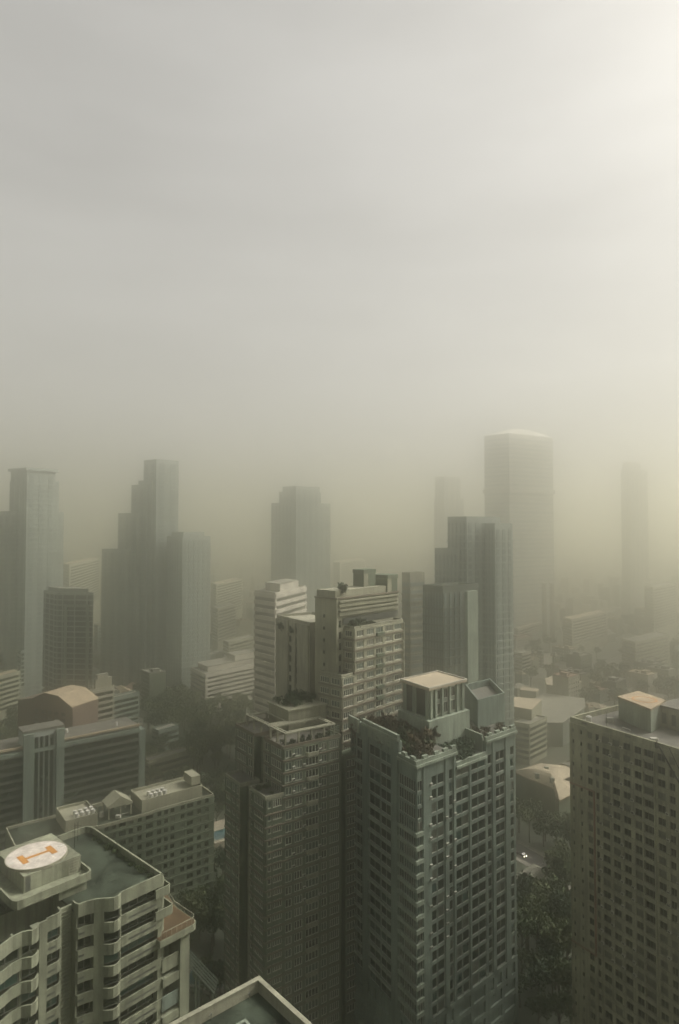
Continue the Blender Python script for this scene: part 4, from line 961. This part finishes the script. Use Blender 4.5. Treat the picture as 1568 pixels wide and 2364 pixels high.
def scatter(poly, n, lab, group, k=(.8, 1.4), sep=4.5, z=0):
    xs = [p[0] for p in poly]; ys = [p[1] for p in poly]; c = 0
    def inside(x, y):
        r_ = False
        for i in range(len(poly)):
            (x1, y1), (x2, y2) = poly[i], poly[i-1]
            if (y1 > y) != (y2 > y) and x < (x2-x1)*(y-y1)/(y2-y1)+x1: r_ = not r_
        return r_
    for _ in range(n*30):
        if c >= n: break
        x, y = R.uniform(min(xs), max(xs)), R.uniform(min(ys), max(ys))
        if not inside(x, y): continue
        p = P(x, y, 6)
        if 1186 < x < 1275 and 1935 < y < 2075: continue
        if not free(p.x, p.y, 2.5) or any((p.x-a)**2+(p.y-b)**2 < sep*sep for a, b in TPOS): continue
        TPOS.append((p.x, p.y)); tree(p.x, p.y, lab, group, R.uniform(*k)); c += 1
scatter([(335,1640), (430,1590), (560,1630), (650,1640), (560,1700), (530,1790), (440,1780), (330,1700)], 70, 'leafy dark green tree in the broad grove left of the russet banded tower', 'trees in the broad grove', (1.0, 1.6), 5)
scatter([(330,1700), (500,1760), (525,1850), (520,2090), (495,1850), (330,1810)], 22, 'dark tree between the olive mid rise and the russet banded tower', 'trees beside the olive mid rise', (.9, 1.4), 5)
scatter([(425,2080), (520,2060), (530,2200), (610,2300), (520,2330), (430,2230)], 22, 'dark tree in the deep gap between the helipad condominium and the russet tower', 'trees in the deep gap', (.9, 1.3), 4.5)
scatter([(1195,1850), (1320,1855), (1330,2360), (1200,2360)], 46, 'dark tree in the gap between the grey tower and the beige slab tower', 'trees in the right hand gap', (.9, 1.5), 4.5)
scatter([(0,1590), (60,1600), (60,1730), (0,1740)], 10, 'dim tree left of the pink gabled block', 'trees by the pink block', (1, 1.5), 5)
scatter([(1195,1480), (1568,1470), (1568,1640), (1330,1640), (1195,1560)], 40, 'hazy grey green tree among the rooftops right of the dark stepped tower', 'trees among the right hand rooftops', (1, 1.7), 7)
scatter([(440,1560), (640,1520), (640,1600), (600,1640), (470,1640)], 16, 'tree at the foot of the broad white stepped block', 'trees by the white stepped block', (1, 1.5), 6)
scatter([(100,1500), (330,1520), (330,1640), (280,1580), (200,1580)], 18, 'dim tree below the stair stepped towers', 'trees below the stair stepped towers', (1, 1.6), 7)
# ------------------------------------------------------------------ shrubs on roofs
SHR = [leaf_cloud(80+i, 1.0, .75, 26, 8, .42) for i in range(3)]
SHM = {(i, m): SHR[i].mesh('shrub', M[m]) for i in range(3) for m in ('leaf', 'leaf2', 'leafred')}
def shrub(x, y, z, lab, group, m, k):
    o = bpy.data.objects.new('shrub', SHM[(R.randrange(3), m)]); COL.objects.link(o); o.location = (x, y, z+.45*k)
    o.scale = (k, k, k*R.uniform(.8, 1.5)); o.rotation_euler.z = R.uniform(0, 6.28); tag(o, lab, 'shrub', group)
c, ZA, ZB, ZC = GR
for i in range(46):
    p = c(R.uniform(1.6,13.5), R.uniform(1.8,29)); shrub(p.x, p.y, ZA+.1, 'rusty leaved shrub on the roof garden in front of the grey tower penthouse', 'rusty shrubs on the grey tower', 'leafred' if R.random() < .75 else 'leaf', R.uniform(1.8, 3.6))
for i in range(20):
    p = c(R.uniform(15.2,26.5), R.uniform(1.2,15)); shrub(p.x, p.y, ZB+.1, 'green shrub on the sunken roof terrace of the grey tower', 'green shrubs on the grey tower', 'leaf2', R.uniform(2, 3.4))
for i in range(8):
    p = c(R.uniform(28.5,40.5), R.uniform(1,6)); shrub(p.x, p.y, ZC+.1, 'low brown shrub behind the right hand parapet of the grey tower', 'brown shrubs on the grey tower', 'leafred', R.uniform(.9, 1.6))
c, ZU, ZL = BR
for i in range(12):
    p = c(R.uniform(1.2,16), R.uniform(.9,3.4)); shrub(p.x, p.y, ZU+.12, 'green shrub under the roof pergola of the russet banded tower', 'shrubs under the pergola', 'leaf2', R.uniform(.7, 1.4))
for i in range(14):
    p = c(R.uniform(9,19), R.uniform(12,20)); shrub(p.x, p.y, ZU+6.6, 'bushy green shrub on the lift house roof of the russet banded tower', 'shrubs on the lift house roof', 'leaf2', R.uniform(1.4, 2.3))
for i in range(6):
    p = c(R.uniform(-4.6,-.8), R.uniform(1,7)); shrub(p.x, p.y, ZL+.12, 'potted shrub on the lower terrace of the russet banded tower', 'shrubs on the lower terrace', 'leaf', R.uniform(.6, 1.1))
c, ZA, ZL, ZS = BG
for i in range(12):
    p = c(R.uniform(1,10), R.uniform(.8,3.2)); shrub(p.x, p.y, ZA+.1, 'green shrub on the shaded terrace of the tan condominium', 'shrubs on the tan condominium', 'leaf2', R.uniform(.8, 1.6))
p = c(.5,5); shrub(p.x, p.y, ZS+1.9, 'lone round shrub on the top roof edge of the tan condominium', None, 'leaf2', 1.9)
f, zr = PW
for k, (u, s) in enumerate(((.2, 1.9), (.55, 1.2))):
    p = f.p(f.L*u, .6); shrub(p.x, p.y, zr-4.2, ('big' if k == 0 else 'small')+' hanging green planter on the face of the narrow plain pale tower', None, 'leaf2', s)
for i in range(11):
    q = Vector((-27.4, 99.5))+Vector((.740, -.673))*(-2.2-i*1.75-R.uniform(0, .6))+Vector((-.673, -.740))*.85
    shrub(q.x, q.y, 83.88, 'small potted bush in the row along the helipad roof parapet', 'bushes along the helipad roof parapet', 'leaf', R.uniform(.4, .75))
# ------------------------------------------------------------------ small equipment fixed to the towers
ACM = MB().box(-.42, .42, -.36, 0, 0, .62).box(-.3, .3, -.385, -.361, .1, .52, 1).mesh('air_conditioner', [M['frame'], M['pillar']])
def aircons(root, f, us, zs, d, n, seed):
    r = random.Random(seed)
    for i in range(n):
        p = f.p(r.choice(us)+r.uniform(-.1, .1), d); z = r.choice(zs); place(ACM, 'air_conditioner', root, (p.x, p.y, z), f.ang)
def roof_bits(root, at, spots, z, seed, kinds=(0,1,2,3)):
    r = random.Random(seed)
    for u, v in spots:
        k = r.choice(kinds); p = at(u, v)
        if k == 0: MB().tube([(p.x, p.y, z-.05), (p.x, p.y, z+r.uniform(3, 5))], .05, 5).tube([(p.x-.6, p.y, z+2.6), (p.x+.6, p.y, z+2.6)], .03, 4).build('antenna', M['darkmetal'], root)
        elif k == 1: MB().cyl(p.x, p.y, .75, z-.02, z+1.5, 14).cyl(p.x, p.y, .5, z+1.501, z+1.7, 14).build('roof_tank', M['metal'], root)
        elif k == 2: MB().box(p.x-.8, p.x+.8, p.y-.5, p.y+.5, z+.15, z+1.2).box(p.x-.7, p.x+.7, p.y-.4, p.y+.4, z-.02, z+.15, 1).build('condenser', [M['frame'], M['pillar']], root)
        else:
            q = at(u+r.uniform(2, 5), v+r.uniform(-.5, .5)); MB().tube([(p.x, p.y, z-.02), (p.x, p.y, z+.3), (q.x, q.y, z+.3), (q.x, q.y, z-.02)], .12, 6).build('pipe', M['metal'], root)
BY = {}
for o in COL.objects:
    if o.parent is None and 'label' in o: BY[o['label']] = o
def find(t): return next(o for k, o in BY.items() if t in k)
f = Face(Vector((62.5, 173.)), Vector((62.5, 173.))+dirv(-57.8)*46)
aircons(find('beige slab tower with a dense'), f, (9.45, 12.45, 15.4, 18.35, 26.95+.25, 29.6, 32.7), [85.8-k*3+.75 for k in range(1, 20)], .31, 80, 5)
c = GR[0]; f = Face(c(0,0), c(14.3,0)); aircons(find('broad blue grey'), f, (10.7, 13.8, 4.6), [77.3-k*3.3+.9 for k in range(1, 14)], .52, 26, 6)
c = BR[0]; f = Face(c(0,0), c(17.5,0)); aircons(find('slim olive condominium'), f, (2.75, 6.05, 11.0), [81-k*3.2+.9 for k in range(1, 14)], .31, 30, 7)
hp_ = lambda s, n: Vector((-27.4, 99.5))+Vector((-.673, -.740))*s+Vector((.740, -.673))*n
roof_bits(find('wavy balconies'), hp_, [(3,-22), (5.5,-22.5), (6.8,-17), (4.5,-20)], 83.9, 2, (0,3))
roof_bits(find('wavy balconies'), hp_, [(15,-6), (18,-7.5), (21,-6), (14,-8)], 80., 3, (3,))
rt_ = lambda u, v: Vector((62.5, 173.))+dirv(-57.8)*u+dirv(33.)*v
roof_bits(find('beige slab tower with a dense'), rt_, [(3,4), (6,9), (9,3), (11,7), (5,15), (14,14), (22,3), (30,4), (34,8)], 86.2, 4)
dk_ = lambda u, v: P(147,1705,44.)+dirv(38.7)*u+dirv(128.7)*v
roof_bits(find('long dark office block'), dk_, [(-20,5), (-12,9), (-4,6), (4,10), (12,5), (20,9), (26,6)], 43.4, 11)
sb_ = lambda u, v: P(494,1833,41.)-dirv(37.2)*u+dirv(127.2)*v
roof_bits(find('long olive mid rise'), sb_, [(30,5), (34,3), (38,8), (40,12), (28,12), (44,5)], 40.2, 12)
# ------------------------------------------------------------------ low rise city
def house_mesh(kind, w, d, h, rm, wm):
    key = ('house', kind, w, d, h, rm, wm)
    if key not in CACHE:
        b = MB().box(-w/2, w/2, -d/2, d/2, 0, h); r = MB()
        for s in (-1, 1):
            for k in range(max(1, int(h/3.2))):
                n = int(w/3)
                for i in range(n): x = -w/2+w*(i+.5)/n; y = s*d/2; b.box(x-.6, x+.6, min(y-.02, y+.05*s), max(y-.02, y+.05*s), k*3.2+1, k*3.2+2.3, 1)
        if kind == 'gable':
            e = .6; z = h+.02; rh = d*.3
            v = [(-w/2-e,-d/2-e,z), (w/2+e,-d/2-e,z), (w/2+e,d/2+e,z), (-w/2-e,d/2+e,z), (-w/2-e,0,z+rh), (w/2+e,0,z+rh)]
            r.add(v, [(0,1,5,4), (2,3,4,5), (1,2,5), (3,0,4), (3,2,1,0)])
        elif kind == 'hip':
            e = .6; z = h+.02; rh = d*.28
            v = [(-w/2-e,-d/2-e,z), (w/2+e,-d/2-e,z), (w/2+e,d/2+e,z), (-w/2-e,d/2+e,z), (-w/2+d/2,0,z+rh), (w/2-d/2,0,z+rh)]
            r.add(v, [(0,1,5,4), (2,3,4,5), (1,2,5), (3,0,4), (3,2,1,0)])
        else:
            r.box(-w/2-.15, w/2+.15, -d/2-.15, d/2+.15, h+.02, h+.25); r.strip([(-w/2,-d/2), (w/2,-d/2), (w/2,d/2), (-w/2,d/2)], h+.252, h+.9, .25, closed=True)
            r.box(-w*.3, -w*.05, -d*.25, d*.2, h+.252, h+2.6); r.box(w*.1, w*.25, -d*.1, d*.15, h+.252, h+1.6)
        CACHE[key] = (b.mesh('house', [M[wm], M['glass']]), r.mesh('roof', M[rm]))
    return CACHE[key]
ROOFS = {'greyroof': 'grey', 'darkroof': 'dark', 'redroof': 'dull red', 'sandroof': 'sandy', 'paleroof': 'pale'}
def region(px_, dist):
    a = 'left of the lone shouldered tower' if px_ < 625 else ('between shouldered and stepped towers' if px_ < 1190 else 'right of the dark stepped tower')
    return ('in the nearest rows' if dist < 480 else ('half lost in haze' if dist < 800 else 'faint in thick haze'))+', '+a
def house(x, y, rz, px_, dist):
    big = dist > 480 and R.random() < .35
    kind = R.choice(('gable', 'hip', 'flat', 'flat'))
    if big: w, d, h, kind = R.choice(((22,13,13,'flat'), (30,14,17,'flat'), (18,15,22,'flat'), (26,18,9,'gable'), (16,13,29,'flat')))
    else: w, d, h = R.choice(((11,8,6.5), (13,9,7), (9,8,9.6), (15,9,6.5), (12,10,10)))
    rm = R.choice(('greyroof','greyroof','darkroof','darkroof','redroof','sandroof','paleroof')); wm = R.choice(('tan','pale','grey','white','brown'))
    hm, rm_ = house_mesh(kind, w, d, h, rm, wm)
    nm = 'apartment_block' if big and kind == 'flat' else 'house'
    o = bpy.data.objects.new(nm, hm); COL.objects.link(o); o.location = (x, y, 0); o.rotation_euler.z = rz
    c_ = bpy.data.objects.new('roof', rm_); COL.objects.link(c_); c_.parent = o
    lab = '%s %s %s roofed %s %s' % ('big' if big else 'small', ROOFS[rm].replace('dull ', ''), {'gable': 'gable', 'hip': 'hip', 'flat': 'flat'}[kind], 'block' if nm != 'house' else 'house', region(px_, dist))
    tag(o, lab, 'block' if nm != 'house' else 'house', lab.replace('house', 'houses', 1).replace('block', 'blocks', 1))
HIDE = [(-99,450,1900,2400), (70,495,1850,2070), (-99,325,1700,1900), (530,800,1660,2400), (812,1192,1690,2400), (640,930,1380,1700), (1318,1700,1665,2400), (976,1184,1230,1700), (588,712,1370,1620), (20,145,1300,1500), (235,486,1290,1530), (40,170,1600,1700)]
cells = []
d1, d2 = dirv(38), dirv(128)
step = 16.
for i in range(-20, 90):
    for j in range(-50, 70):
        x, y = (d1*i*step+d2*j*step*1.15); 
        if not 215 < y < 1150: continue
        x += R.uniform(-3, 3); y += R.uniform(-3, 3)
        q = proj(x, y, 6)
        if not (-30 < q[0] < 1600 and q[1] < 2364): continue
        cells.append((y, x, q[0]))
cells.sort(); R2 = random.Random(3); nh = 0
for y, x, px_ in cells:
    keep = .9 if y < 560 else (.7 if y < 800 else .5)
    if R2.random() > keep or not free(x, y, 7.5): continue
    if any((x-a)**2+(y-b)**2 < 56 for a, b in TPOS): continue
    # skip what the near buildings hide
    py_ = proj(x, y, 9)[1]
    if any(a < px_ < b and c_ < py_ < d_ for a, b, c_, d_ in HIDE): continue
    if nh >= 285: break
    house(x, y, math.radians(38+R2.choice((0, 90))+R2.uniform(-4, 4)), px_, y); nh += 1
lasty = y
# distant rooftops as one mass
b = MB()
for k in range(3200):
    y = lasty+15+2300*R2.random()**1.5; x = R2.uniform(-.62, .62)*y
    w, d, h = R2.uniform(9, 24), R2.uniform(9, 20), R2.choice((7, 8, 10, 13, 20, 30, 45))*R2.uniform(.7, 1.2)
    if not free(x, y, 14): continue
    f = Face(Vector((x, y)), Vector((x, y))+dirv(38+R2.choice((0, -90)))*w); b.fb(f, 0, w, -d, 0, 0, h, R2.randrange(4))
o = b.build('distant_rooftops', [M['tan'], M['greyroof'], M['grey'], M['paleroof']]); tag(o, 'mass of distant rooftops dissolving in haze', kind='stuff')
# ================================================================== air, light, camera
hb = MB().box(-9300, 9300, -9300, 9300, -1.5, 276)
hm = bpy.data.materials.new('haze'); hm.use_nodes = True; nt = hm.node_tree
for n_ in list(nt.nodes):
    if n_.type != 'OUTPUT_MATERIAL': nt.nodes.remove(n_)
pv = nt.nodes.new('ShaderNodeVolumePrincipled'); pv.inputs['Color'].default_value = HAZE_C = (.985, .982, .922, 1)
pv.inputs['Density'].default_value = HAZE_D = .0024; pv.inputs['Anisotropy'].default_value = HAZE_G = .957
nt.links.new(pv.outputs[0], [n_ for n_ in nt.nodes if n_.type == 'OUTPUT_MATERIAL'][0].inputs['Volume'])
tag(hb.build('haze', hm), kind='stuff')
SUN_AZ, SUN_EL = 72., 46.       # degrees right of the view, degrees up
sv = Vector((math.sin(math.radians(SUN_AZ))*math.cos(math.radians(SUN_EL)), math.cos(math.radians(SUN_AZ))*math.cos(math.radians(SUN_EL)), math.sin(math.radians(SUN_EL))))
sl = bpy.data.lights.new('sun', 'SUN'); sl.energy = SUN_E = 3.5; sl.angle = math.radians(30); sl.color = (1, .915, .845)
so = bpy.data.objects.new('sun', sl); COL.objects.link(so); so.rotation_euler = (-sv).to_track_quat('-Z', 'Y').to_euler(); so.location = (200, 100, 400)
w = bpy.data.worlds.new('World'); sc.world = w; w.use_nodes = True; nt = w.node_tree
sk = nt.nodes.new('ShaderNodeTexSky'); sk.sky_type = 'NISHITA'; sk.sun_disc = False
sk.sun_elevation = math.radians(SUN_EL); sk.sun_rotation = math.radians(SUN_AZ)
sk.air_density = 1.; sk.dust_density = DUST = 6.; sk.ozone_density = 1.; sk.altitude = 100
hs = nt.nodes.new('ShaderNodeHueSaturation'); hs.inputs['Saturation'].default_value = SKY_SAT = .02
gm = nt.nodes.new('ShaderNodeGamma'); gm.inputs['Gamma'].default_value = SKY_GAM = .48
tcw = nt.nodes.new('ShaderNodeTexCoord'); mpw = nt.nodes.new('ShaderNodeMapping'); mpw.inputs['Scale'].default_value = (1.2, 1.2, 5.5); mpw.inputs['Rotation'].default_value = (.12, .2, 0)
nz = nt.nodes.new('ShaderNodeTexNoise'); nz.inputs['Scale'].default_value = 2.2; nz.inputs['Detail'].default_value = 7; nz.inputs['Roughness'].default_value = .55
mr = nt.nodes.new('ShaderNodeMapRange'); mr.inputs['From Min'].default_value = .3; mr.inputs['From Max'].default_value = .7; mr.inputs['To Min'].default_value = .90; mr.inputs['To Max'].default_value = 1.08
vs = nt.nodes.new('ShaderNodeVectorMath'); vs.operation = 'SCALE'
nt.links.new(tcw.outputs['Generated'], mpw.inputs['Vector']); nt.links.new(mpw.outputs[0], nz.inputs['Vector']); nt.links.new(nz.outputs['Fac'], mr.inputs['Value'])
bg = nt.nodes['Background']; nt.links.new(sk.outputs[0], hs.inputs['Color']); nt.links.new(hs.outputs[0], gm.inputs['Color']); nt.links.new(gm.outputs[0], vs.inputs[0]); nt.links.new(mr.outputs[0], vs.inputs['Scale']); tn = nt.nodes.new('ShaderNodeVectorMath'); tn.operation = 'MULTIPLY'; tn.inputs[1].default_value = (1.015, 1., .968); nt.links.new(vs.outputs[0], tn.inputs[0]); nt.links.new(tn.outputs[0], bg.inputs['Color']); bg.inputs['Strength'].default_value = SKY_STR = .105
cam = bpy.data.cameras.new('camera'); co = bpy.data.objects.new('camera', cam); COL.objects.link(co); sc.camera = co
co.location = (0, 0, H); co.rotation_euler = (math.pi/2+TILT, 0, 0)
cam.sensor_fit = 'VERTICAL'; cam.sensor_height = 36.; cam.lens = F/2364*36; cam.clip_end = 40000; cam.clip_start = .5
sc.view_settings.view_transform = 'Standard'; sc.view_settings.look = 'None'; sc.view_settings.exposure = 1.48
sc.cycles.volume_bounces = 8; sc.cycles.sample_clamp_indirect = 1.; sc.cycles.max_bounces = 10; sc.cycles.diffuse_bounces = 3; sc.cycles.glossy_bounces = 2; sc.cycles.transparent_max_bounces = 8
sc.cycles.use_denoising = True
